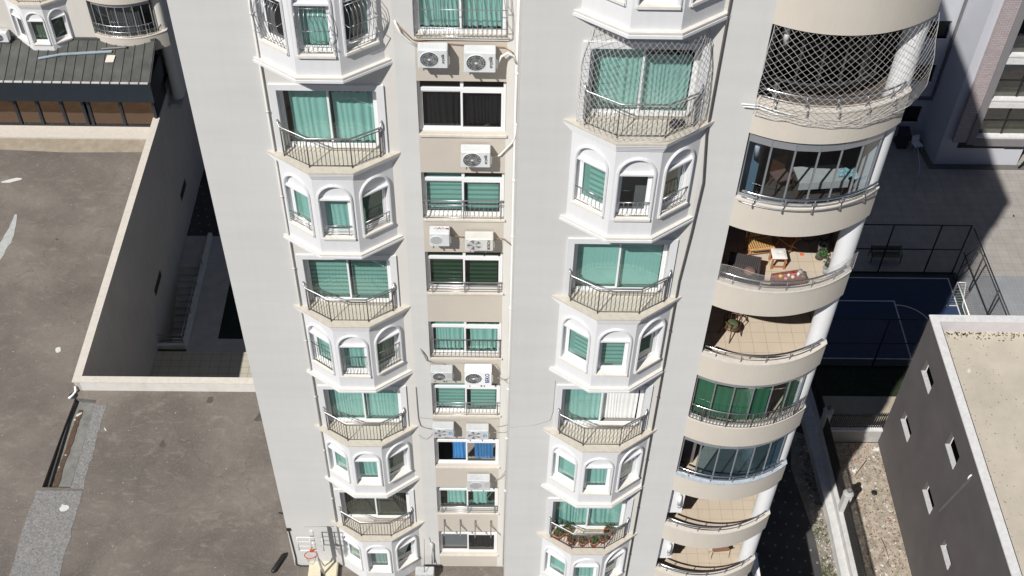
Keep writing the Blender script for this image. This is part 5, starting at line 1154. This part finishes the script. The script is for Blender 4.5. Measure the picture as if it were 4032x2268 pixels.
# ground between the tower and the annex
sheet('dirt_ground', [Rp(17.2, 19.88, -14, 11.55)], GZ+.004, DIRT)
sheet('planting_strip', [[(15.72, -14), (16.4, -14), (16.45, 7), (16.3, 12), (15.6, 12.3), (15.2, 10.0), (15.72, 6)]], GZ+.004, GRAVEL)
def pebbles(n, xr_, yr_, z, m, name, r0, r1, h=.03, cull=None):
    b = MB()
    for i in range(n):
        x, y = random.uniform(*xr_), random.uniform(*yr_); r_ = random.uniform(r0, r1); k = random.randint(4, 6); pts = blob(x, y, r_, k, random.uniform(.7, 1.6), random.uniform(0, 3)); hh = random.uniform(.3, 1)*h; n_ = len(pts)
        v = [(*p_, z) for p_ in pts]+[((p_[0]+x)/2+random.uniform(-.2, .2)*r_, (p_[1]+y)/2, z+hh) for p_ in pts]; b.raw(v, [(q, (q+1) % n_, n_+(q+1) % n_, n_+q) for q in range(n_)]+[tuple(range(n_, 2*n_))])
    return struct(name, b, m, 'stuff')
pebbles(1500, (17.3, 19.85), (-2, 11.5), GZ+.004, mat('debris_brown', (.17, .135, .10), .95, nscale=15, namt=.4), 'rubble', .01, .045, .04)
pebbles(900, (17.3, 19.85), (-2, 11.5), GZ+.004, mat('debris_pale', (.50, .46, .38), .95, nscale=15, namt=.3), 'rubble', .01, .04, .03)
pebbles(110, (17.4, 19.8), (-1, 11.4), GZ+.006, mat('debris_white', (.62, .62, .60), .8), 'rubble', .02, .08, .03)
pebbles(110, (17.4, 19.85), (0, 11.4), GZ+.006, mat('debris_dark', (.11, .09, .075), .9), 'rubble', .015, .055, .04)
pebbles(12, (17.6, 19.8), (-1, 11.3), GZ+.006, mat('debris_red', (.5, .08, .06), .7), 'rubble', .03, .06, .03)
pebbles(260, (15.75, 16.42), (-3, 12), GZ+.006, WP, 'pebbles', .015, .045, .04)
b = MB()
for i in range(80):
    x, y = random.uniform(15.75, 16.4), random.choice([random.uniform(-2, 7), random.gauss(6.2, .4), random.gauss(4.2, .3), random.gauss(10, .8)])
    for k in range(5): a = random.uniform(0, 6.3); r_ = random.uniform(.05, .13); b.face([(x, y, GZ+.01), (x+r_*math.cos(a-.25), y+r_*math.sin(a-.25), GZ+.06), (x+1.5*r_*math.cos(a), y+1.5*r_*math.sin(a), GZ+.05), (x+r_*math.cos(a+.25), y+r_*math.sin(a+.25), GZ+.06)])
struct('weeds', b, mat('weed_green', (.075, .09, .04), .8, namt=.3), 'stuff')
for x, y, r_, c, nm, lb in ((19.75, 11.2, .16, WP, 'plastic_sheet', 'crumpled white plastic in the far corner of the dirt strip'), (18.35, 9.9, .17, WP, 'plastic_bag', 'white plastic bag on the dirt just inside the sunlit edge'), (19.5, 7.0, .06, mat('debris_red', (.5, .08, .06)), 'red_wrapper', 'red wrapper on the dirt near the annex wall'), (19.8, 3.9, .18, WP, 'plastic_sheet', 'white and grey plastic on the dirt at the bottom'), (19.9-.3, 5.4, .09, mat('debris_pale', (.5, .46, .38)), 'paper_scrap', 'pale paper scrap on the dirt midway along the annex')):
    b = MB(); pts = blob(x, y, r_, 12); cx = (x, y, GZ+.14)
    for (xa, ya), (xb, yc) in zip(pts, pts[1:]+pts[:1]): mid_ = ((xa+x)/2, (ya+y)/2, GZ+.05+random.uniform(0, .07)); b.face([(xa, ya, GZ+.01), (xb, yc, GZ+.01), ((xb+x)/2, (yc+y)/2, GZ+.08)]); b.face([(xa, ya, GZ+.01), ((xb+x)/2, (yc+y)/2, GZ+.08), (x, y, GZ+.10)])
    solo(nm, b, c, lb, nm.split('_')[1])
b = MB(); b.lathe([(0, 0), (.13, 0), (.15, .05), (.11, .09), (.0, .07)], (19.05, 8.55, GZ+.01), 16); solo('rubber_disc', b, BLACK, 'round black disc on the sunlit dirt', 'disc')
pipe([(18.3, 9.55, GZ+.05), (19.05, 10.45, GZ+.07)], .022, WOODD, 'branch', 'thin dark stick lying by the white plastic bag', 'stick', n=5)
pipe([(19.0, 4.9, GZ+.03), (18.95, 5.6, GZ+.05), (18.85, 6.1, GZ+.03)], .015, WOODD, 'branch', 'thin dark twig lying on the lower part of the dirt', 'stick', n=5)
# low wall and its iron fence
t = thing('boundary_wall', 'low grey concrete wall carrying a black iron fence beside the dirt strip', 'wall', (17.0, 5, GZ))
b = MB(); b.prism([(16.45, -14), (17.15, -14), (16.95, 7.0), (16.85, 12.1), (16.6, 18.5), (15.9, 18.5), (16.2, 12.1), (16.4, 7.0)], GZ, GZ+.55); part('wall', b, CONCW, t, fit=True)
b = MB(); b.prism([(16.95, -14), (17.22, -14), (17.02, 7.0), (16.9, 12.1), (16.65, 18.4), (16.4, 18.4), (16.66, 12.1), (16.76, 7.0)], GZ+.55, GZ+1.0); part('upper_wall', b, CONCW, t, fit=True)
def fence(name, A_, B_, z0, h, label, sp_=.11, r=.019, group=None):
    t = thing(name, label, 'fence', (A_[0], A_[1], z0), group=group); A_, B_ = Vector((*A_, 0)), Vector((*B_, 0)); L_ = (B_-A_).length; d = (B_-A_)/L_; n = int(L_/sp_); b = MB()
    for i in range(n+1):
        p = d*(L_*i/n); b.box(p.x-r, p.x+r, p.y-r, p.y+r, .04, h)
        b.raw([(p.x-.02, p.y-.02, h), (p.x+.02, p.y-.02, h), (p.x+.02, p.y+.02, h), (p.x-.02, p.y+.02, h), (p.x, p.y, h+.09)], [(0, 1, 4), (1, 2, 4), (2, 3, 4), (3, 0, 4)])
    part('bars', b, BLACK, t); b = MB()
    for z in (.12, h-.14): b.tube([(0, 0, z), (d.x*L_, d.y*L_, z)], .028, 4)
    part('rail', b, BLACK, t); return t
GB = 'black iron fences around the dirt strip'
fence('iron_fence', (16.98, 6.75), (17.12, -6), GZ+1.0, 1.15, 'black iron fence on the low wall, nearest stretch in the sun', group=GB)
fence('iron_fence', (16.95, 7.25), (16.85, 11.5), GZ+1.0, 1.15, 'black iron fence on the low wall, shaded stretch behind the pillar', group=GB)
fence('iron_fence', (16.85, 12.0), (16.65, 16.0), GZ+1.0, 1.15, 'black iron fence in the shade beyond the fence corner', group=GB)
fence('iron_fence', (17.1, 11.72), (19.85, 11.72), GZ+1.05, 1.15, 'black iron fence running across to the dark grey annex', group=GB)
b = MB(); b.box(17.0, 19.88, 11.60, 11.85, GZ, GZ+.95); p = solo('cross_wall', b, CONC, 'low concrete wall joining the fence corner to the dark annex', 'wall'); b = MB(); b.box(17.0, 19.88, 11.56, 11.89, GZ+.95, GZ+1.04); part('coping', b, RIM, p)
for x, y, lb in ((16.95, 7.0, 'stone fence pillar with a ball lamp cap in the sun'), (16.88, 11.75, 'shaded stone fence pillar at the fence corner')):
    t = thing('fence_pillar', lb, 'pillar', (x, y, GZ+.5), group='stone pillars of the iron fence'); b = MB(); b.box(-.17, .17, -.17, .17, 0, 1.85); part('pillar', b, CONCW, t)
    b = MB(); b.lathe([(0, 1.85), (.25, 1.85), (.27, 1.90), (.22, 1.95), (.12, 2.0), (0, 2.0)], n=12); part('cap', b, CONC, t); b = MB(); b.lathe([(.05, 2.0), (.05, 2.05), (.12, 2.12), (.13, 2.2), (.08, 2.28), (0, 2.30)], n=12); part('ball', b, mat('dull_grey', (.15, .15, .15)), t)

# sports court --------------------------------------------------------------------
sheet('concrete_path', [Rp(16.9, 27, 11.9, 14.5)], GZ+.004, mat('tan_concrete', (.40, .35, .27), .9, nscale=1, namt=.1, fine=.06))
sheet('grass', [Rp(16.9, 26.9, 14.5, 16.5)], GZ+.006, GRASS)
sheet('court_margin', [Rp(16.5, 26.7, 16.5, 23.45)], GZ+.008, COURTG)
sheet('sports_court', [Rp(16.6, 26.35, 16.95, 23.0)], GZ+.012, COURT)
def ln(x0, x1, y0, y1): return Rp(x0, x1, y0, y1)
lw = .035
arc_ = [(22.85+ (1.75)*math.sin(a), 19.2+1.75*math.cos(a)) for a in [math.radians(q*6) for q in range(0, 14)]]
ap = [(x, y) for x, y in arc_]+[(22.85+(1.75-.07)*math.sin(a), 19.2+(1.75-.07)*math.cos(a)) for a in [math.radians(q*6) for q in range(13, -1, -1)]]
polys = [ln(16.6, 26.35, 22.95, 23.02), ln(16.6, 22.85, 21.17, 21.24), ln(22.79, 22.86, 17.05, 21.17), ln(16.6, 26.35, 17.0, 17.07), ln(26.28, 26.35, 17.07, 22.95), ap, ln(25.7, 26.28, 20.88, 20.95)]
sheet('court_line', polys, GZ+.016, LINE)
COURTS = mat('court_fence_paint', (.02, .02, .022), .5)
ft = thing('court_fence', 'tall dark mesh fence around the blue sports court', 'fence', (24, 20, GZ)); H_ = 3.85
def cfence(pts, posts, midz=1.95):
    b = MB()
    for z in (.06, midz, H_):
        b.tube([(x, y, GZ+z) for x, y in pts], .04, 5)
    part('rail', b, COURTS, ft, fit=True)
    for x, y in posts: b = MB(); b.tube([(x, y, GZ), (x, y, GZ+H_)], .045, 6); part('post', b, COURTS, ft, fit=True)
cfence([(16.5, 23.4), (26.64, 23.4)], [(17.2, 23.4), (19.6, 23.4), (22.35, 23.4), (25.0, 23.4), (26.64, 23.4)])
cfence([(26.7, 23.2), (26.85, 16.3)], [(26.74, 21.2), (26.78, 18.6), (26.85, 16.3)])
cfence([(16.5, 16.5), (26.8, 16.5)], [(17.6, 16.5), (20.6, 16.5), (23.6, 16.5)])
def mesh_panel(A_, B_, r=.004, s_=.16):
    b = MB(); A_, B_ = Vector((*A_, GZ)), Vector((*B_, GZ)); L_ = (B_-A_).length; d = (B_-A_)/L_; n = int(L_/s_)
    k = int(H_/s_)
    for i in range(-k, n+1):
        for sg in (1, -1):
            u0, u1 = (i*s_, i*s_+H_) if sg > 0 else (i*s_+H_, i*s_); z0, z1 = 0., H_
            # clip to 0..L_
            def cl_(u, z, o, oz):
                if u < 0: f_ = (0-u)/(o-u); return 0, z+(oz-z)*f_
                if u > L_: f_ = (L_-u)/(o-u); return L_, z+(oz-z)*f_
                return u, z
            if max(u0, u1) <= 0 or min(u0, u1) >= L_: continue
            a = cl_(u0, z0, u1, z1); c = cl_(u1, z1, u0, z0)
            pa = A_+d*a[0]+Vector((0, 0, a[1])); pc = A_+d*c[0]+Vector((0, 0, c[1])); b.tube([pa, pc], r, 3, cap=False)
    o = part('mesh_panel', b, mat('mesh_wire', (.20, .20, .20), .5, metal=.5), ft, fit=True)
mesh_panel((16.5, 23.4), (26.64, 23.4)); mesh_panel((26.7, 23.2), (26.85, 16.3)); mesh_panel((16.5, 16.5), (26.8, 16.5))
b = MB()
for z in (.1, 1.05, 2.0): b.tube([(26.70, 22.85, GZ+z), (27.55, 23.55, GZ+z)], .03, 5)
for x, y in ((26.70, 22.85), (27.55, 23.55)): b.tube([(x, y, GZ+.1), (x, y, GZ+2.0)], .03, 5)
part('gate', b, COURTS, ft, fit=True)
# goals
def goal(x, y0, y1, dx, label):
    t = thing('football_goal', label, 'goal', (x, (y0+y1)/2, GZ), group='white football goals on the court'); w2 = (y1-y0)/2; b = MB()
    b.tube([(0, -w2, 0), (0, -w2, 2.0), (0, w2, 2.0), (0, w2, 0)], .045, 7); b.tube([(0, -w2, 2.0), (dx*.45, -w2, 2.0), (dx*.9, -w2, 0), (dx*.9, w2, 0), (dx*.45, w2, 2.0), (0, w2, 2.0)], .025, 5); part('frame', b, PVC, t)
    b = MB()
    for i in range(17): y = -w2+i*2*w2/16; b.tube([(0, y, 2.0), (dx*.45, y, 2.0), (dx*.9, y, 0)], .005, 3)
    for q in range(12): f_ = q/11; b.tube([(dx*(.45+.45*f_), -w2, 2*(1-f_)), (dx*(.45+.45*f_), w2, 2*(1-f_))], .005, 3)
    for s_ in (-w2, w2):
        for q in range(10): f_ = q/9; b.tube([(0, s_, 2*(1-f_)), (dx*(.45+.45*f_), s_, 2*(1-f_))], .005, 3)
    part('net', b, NETM, t)
goal(25.75, 18.4, 20.85, .95, 'white football goal at the sunlit end of the blue court, against the mesh fence')
goal(19.3, 21.35, 22.75, -.6, 'white goal frame partly hidden behind the curved balconies')
# bench, bin, chair
t = thing('park_bench', 'dark slatted bench in the shade behind the court fence', 'bench', (22.95, 24.45, GZ)); b = MB()
for i in range(5): y = -.22+i*.1; b.box(-.85, .85, y-.035, y+.035, .42, .45)
part('seat', b, mat('bench_slats', (.16, .13, .10), .6, nscale=9, namt=.2), t); b = MB()
for i in range(4): z = .52+i*.1; b.box(-.85, .85, .26, .30, z-.035, z+.035)
part('backrest', b, MATS['bench_slats'], t)
for sx in (-1, 1): b = MB(); b.tube([(sx*.85, -.28, 0), (sx*.85, -.25, .62), (sx*.85, .25, .66), (sx*.85, .30, .9)], .03, 6); b.tube([(sx*.85, .32, 0), (sx*.85, .27, .5)], .03, 6); part('leg', b, BLACK, t)
t = thing('wheelie_bin', 'dark grey wheeled bin against the shaded school wall', 'bin', (26.15, 34.5, GZ)); b = MB(); b.prism([(-.3, -.35), (.3, -.35), (.3, .35), (-.3, .35)], .06, 1.15); part('body', b, mat('bin_plastic', (.03, .032, .036), .5), t)
b = MB(); b.raw([(-.33, -.4, 1.15), (.33, -.4, 1.15), (.33, .4, 1.22), (-.33, .4, 1.22), (-.33, -.4, 1.20), (.33, -.4, 1.20), (.33, .4, 1.30), (-.33, .4, 1.30)], [(0, 1, 5, 4), (1, 2, 6, 5), (2, 3, 7, 6), (3, 0, 4, 7), (4, 5, 6, 7)]); part('lid', b, MATS['bin_plastic'], t)
for sx in (-1, 1): b = MB(); b.tube([(sx*.24, .36, .1), (sx*.31, .36, .1)], .1, 12); part('wheel', b, BLACK, t)
t = thing('chair', 'pale plastic chair beside the dark bin in the shade', 'chair', (27.05, 34.2, GZ), .3); b = MB(); b.box(-.28, .28, -.26, .26, .40, .44); part('seat', b, PVC, t)
b = MB(); b.raw([(-.28, .24, .44), (.28, .24, .44), (.26, .34, .88), (-.26, .34, .88), (-.28, .27, .44), (.28, .27, .44), (.26, .37, .88), (-.26, .37, .88)], [(0, 1, 2, 3), (4, 7, 6, 5), (3, 2, 6, 7)]); part('backrest', b, PVC, t)
for sx in (-1, 1):
    for s_ in (-1, 1): b = MB(); b.tube([(sx*.26, s_*.24, 0), (sx*.24, s_*.22, .4)], .02, 5); part('leg', b, PVC, t)
# school building ------------------------------------------------------------------
sc = thing('school_building', 'modern white and grey building with brick band and dark ribbon windows at the top right', 'building', (32, 36, GZ))
SY = 32.8; ZT_ = -12
WH = (SCHW)
b = MB()
wl = [(24.3, 26.1, -22.1-3.0*0-1.15, -22.1), (24.2, 26.08, -26.33, -25.17), (24.2, 26.03, -29.2, -28.06)]
sx0 = 27.85
# set back left part (y 35.4) with windows, then the oblique corner, then the front part
wset = [(24.3, 27.0, -24.9+1.2, -23.55+1.2)]
b.plane_holes([(20, GZ), (27.55, GZ), (27.55, ZT_), (20, ZT_)], [rect(25.3, 27.15, -28.38+q*3.18, -27.15+q*3.18) for q in (-1, 0, 1)], lambda p: (p[0], 35.45, p[2]))
for q in (-1, 0, 1): b.reveal(rect(25.3, 27.15, -28.38+q*3.18, -27.15+q*3.18), 35.45, 35.7, I3)
b.face([(27.55, 35.45, GZ), (27.85, SY, GZ), (27.85, SY, ZT_), (27.55, 35.45, ZT_)])
b.plane_holes([(27.85, GZ), (33.1, GZ), (33.1, -31.5), (31.9, -31.5), (31.9, -30.8), (29.6, -30.8), (29.6, ZT_), (27.85, ZT_)], [], lambda p: (p[0], SY, p[2]))
part('wall', b, SCHW, sc, fit=True)
for q in (-1, 0, 1):
    w_ = MB(); w_.box(25.3, 27.15, 35.62, 35.68, -28.38+q*3.18, -27.15+q*3.18); part('window', w_, BLACK, sc, fit=True)
    w_ = MB(); w_.box(25.25, 27.2, 35.38, 35.62, -28.45+q*3.18, -28.38+q*3.18); part('window_sill', w_, SCHW, sc, fit=True)
b = MB(); b.box(27.42, 27.54, 35.28, 35.449, -29.75, ZT_); b.box(22, 27.42, 35.33, 35.449, -29.75, -29.55); part('frame_band', b, mat('grey_band', (.16, .155, .16), .8), sc, fit=True)
# base plinth dark strip on ground
b = MB(); b.prism([(20, 35.44), (27.5, 35.44), (27.8, 32.79), (34, 32.79), (34, 32.35), (27.45, 32.35), (27.15, 35.0), (20, 35.0)], GZ, GZ+.03); part('plinth', b, mat('plinth_stone', (.13, .12, .115), .9), sc, fit=True)
def brick_mat():
    m = mat('pink_brick', (.40, .33, .33), .85, nscale=2, namt=.08); t = m.node_tree; L = t.links.new; b_ = base(m); br = _n(t, 'ShaderNodeTexBrick'); br.inputs['Scale'].default_value = 1
    br.inputs['Color1'].default_value = (.40, .33, .34, 1); br.inputs['Color2'].default_value = (.46, .40, .40, 1); br.inputs['Mortar'].default_value = (.22, .19, .19, 1); br.inputs['Brick Width'].default_value = .32; br.inputs['Row Height'].default_value = .12; br.inputs['Mortar Size'].default_value = .012
    tc = _n(t, 'ShaderNodeTexCoord'); mp = _n(t, 'ShaderNodeMapping'); mp.inputs['Rotation'].default_value = (math.radians(90), 0, 0); L(tc.outputs['Object'], mp.inputs['Vector']); L(mp.outputs[0], br.inputs['Vector']); L(br.outputs[0], b_.inputs['Base Color']); return m
b = MB(); b.box(28.40, 29.25, 32.5, 32.799, -30.75, ZT_); part('brick_band', b, brick_mat(), sc, fit=True)
b = MB(); b.box(29.25, 29.70, 32.42, 32.799, -30.85, ZT_); b.box(29.70, 40, 32.42, 32.9, -30.95, -30.40); part('grey_frame', b, mat('grey_panel', (.21, .20, .205), .8, nscale=2, namt=.06), sc, fit=True)
b = MB()
for z in (-30.40, -27.55, -24.35, -21.2): b.box(29.70, 40, 32.50, 32.9, z, z+.10)
for z in (-28.15, -24.95, -21.8): b.box(29.70, 40, 32.50, 33.2, z+.12, z+.50)
part('sill_band', b, RIM, sc, fit=True)
GSK = glass('school_glass', (.28, .31, .28), .10)
for z0, z1 in ((-30.30, -28.10), (-27.45, -24.90), (-24.25, -21.7), (-21.1, -18.6)):
    b = MB()
    for x in (29.75, 31.35, 32.95, 34.5): b.box(x-.05, x+.05, 32.85, 32.93, z0, z1)
    b.box(29.7, 40, 32.85, 32.93, z0+(z1-z0)*.45, z0+(z1-z0)*.45+.06); w_ = part('window', b, BLACK, sc, fit=True)
    b = MB(); b.face([(29.7, 32.9, z0), (40, 32.9, z0), (40, 32.9, z1), (29.7, 32.9, z1)]); part('glass', b, GSK, w_)
    b = MB(); b.box(29.7, 40, 34.4, 34.45, z0-.5, z1+.4); b.k = 1; b.box(29.7, 40, 32.95, 34.4, z0-.55, z0-.5); part('room', b, [mat('olive_room', (.12, .12, .08), .9), mat('olive_floor', (.36, .34, .18), .8, nscale=2, namt=.1)], w_)
b = MB(); b.box(31.9, 40, 32.84, 33.6, -31.5, -30.96); b.box(28.95, 31.9, 33.2, 33.3, -31.5, -30.8); b.k = 1; b.box(28.95, 31.9, 33.19, 33.2, -31.45, -30.85); part('wall', b, [MATS['grey_panel'], BLACK], sc, fit=True)
b = MB(); b.box(28.93, 31.87, 32.78, 32.799, -31.42, -30.86); part('window', b, BLACK, sc, fit=True)
b = MB(); b.face([(33.1, SY, GZ), (33.1, 34, GZ), (33.1, 34, -31.5), (33.1, SY, -31.5)]); part('wall', b, SCHW, sc, fit=True)
pipe([(33.15, 32.5, GZ), (33.8, 32.5, -30.9)], .07, BLACK, 'steel_post', 'black slanting post at the corner of the white building', 'post')
b = MB(); b.tube([(26.0, 30.2, GZ+.05), (26.3, 31.2, GZ+1.2), (26.35, 32.6, GZ+1.7)], .03, 6); solo('hose', b, mat('pale_blue_hose', (.35, .42, .52), .5), 'pale blue hose arching in the shade beside the tower edge', 'hose')
for x, y in ((30.5, 31.4), (29.2, 30.1), (33.0, 25.6), (32.4, 21.0)):
    pass
for n_, (x, y) in enumerate(((31.6, 28.2), (32.4, 27.6))): b = MB(); b.prism(blob(x, y, .07, 7), GZ+.004, GZ+.03); solo('litter', b, BLACK, 'small dark scrap on the sunlit paving, ' + ('nearer the shade edge' if n_ == 0 else 'farther to the right'), 'litter')
for o in list(bpy.data.objects):
    if o.parent is None and o.type == 'MESH' and 'category' not in o and 'kind' not in o: print('UNTAGGED', o.name)
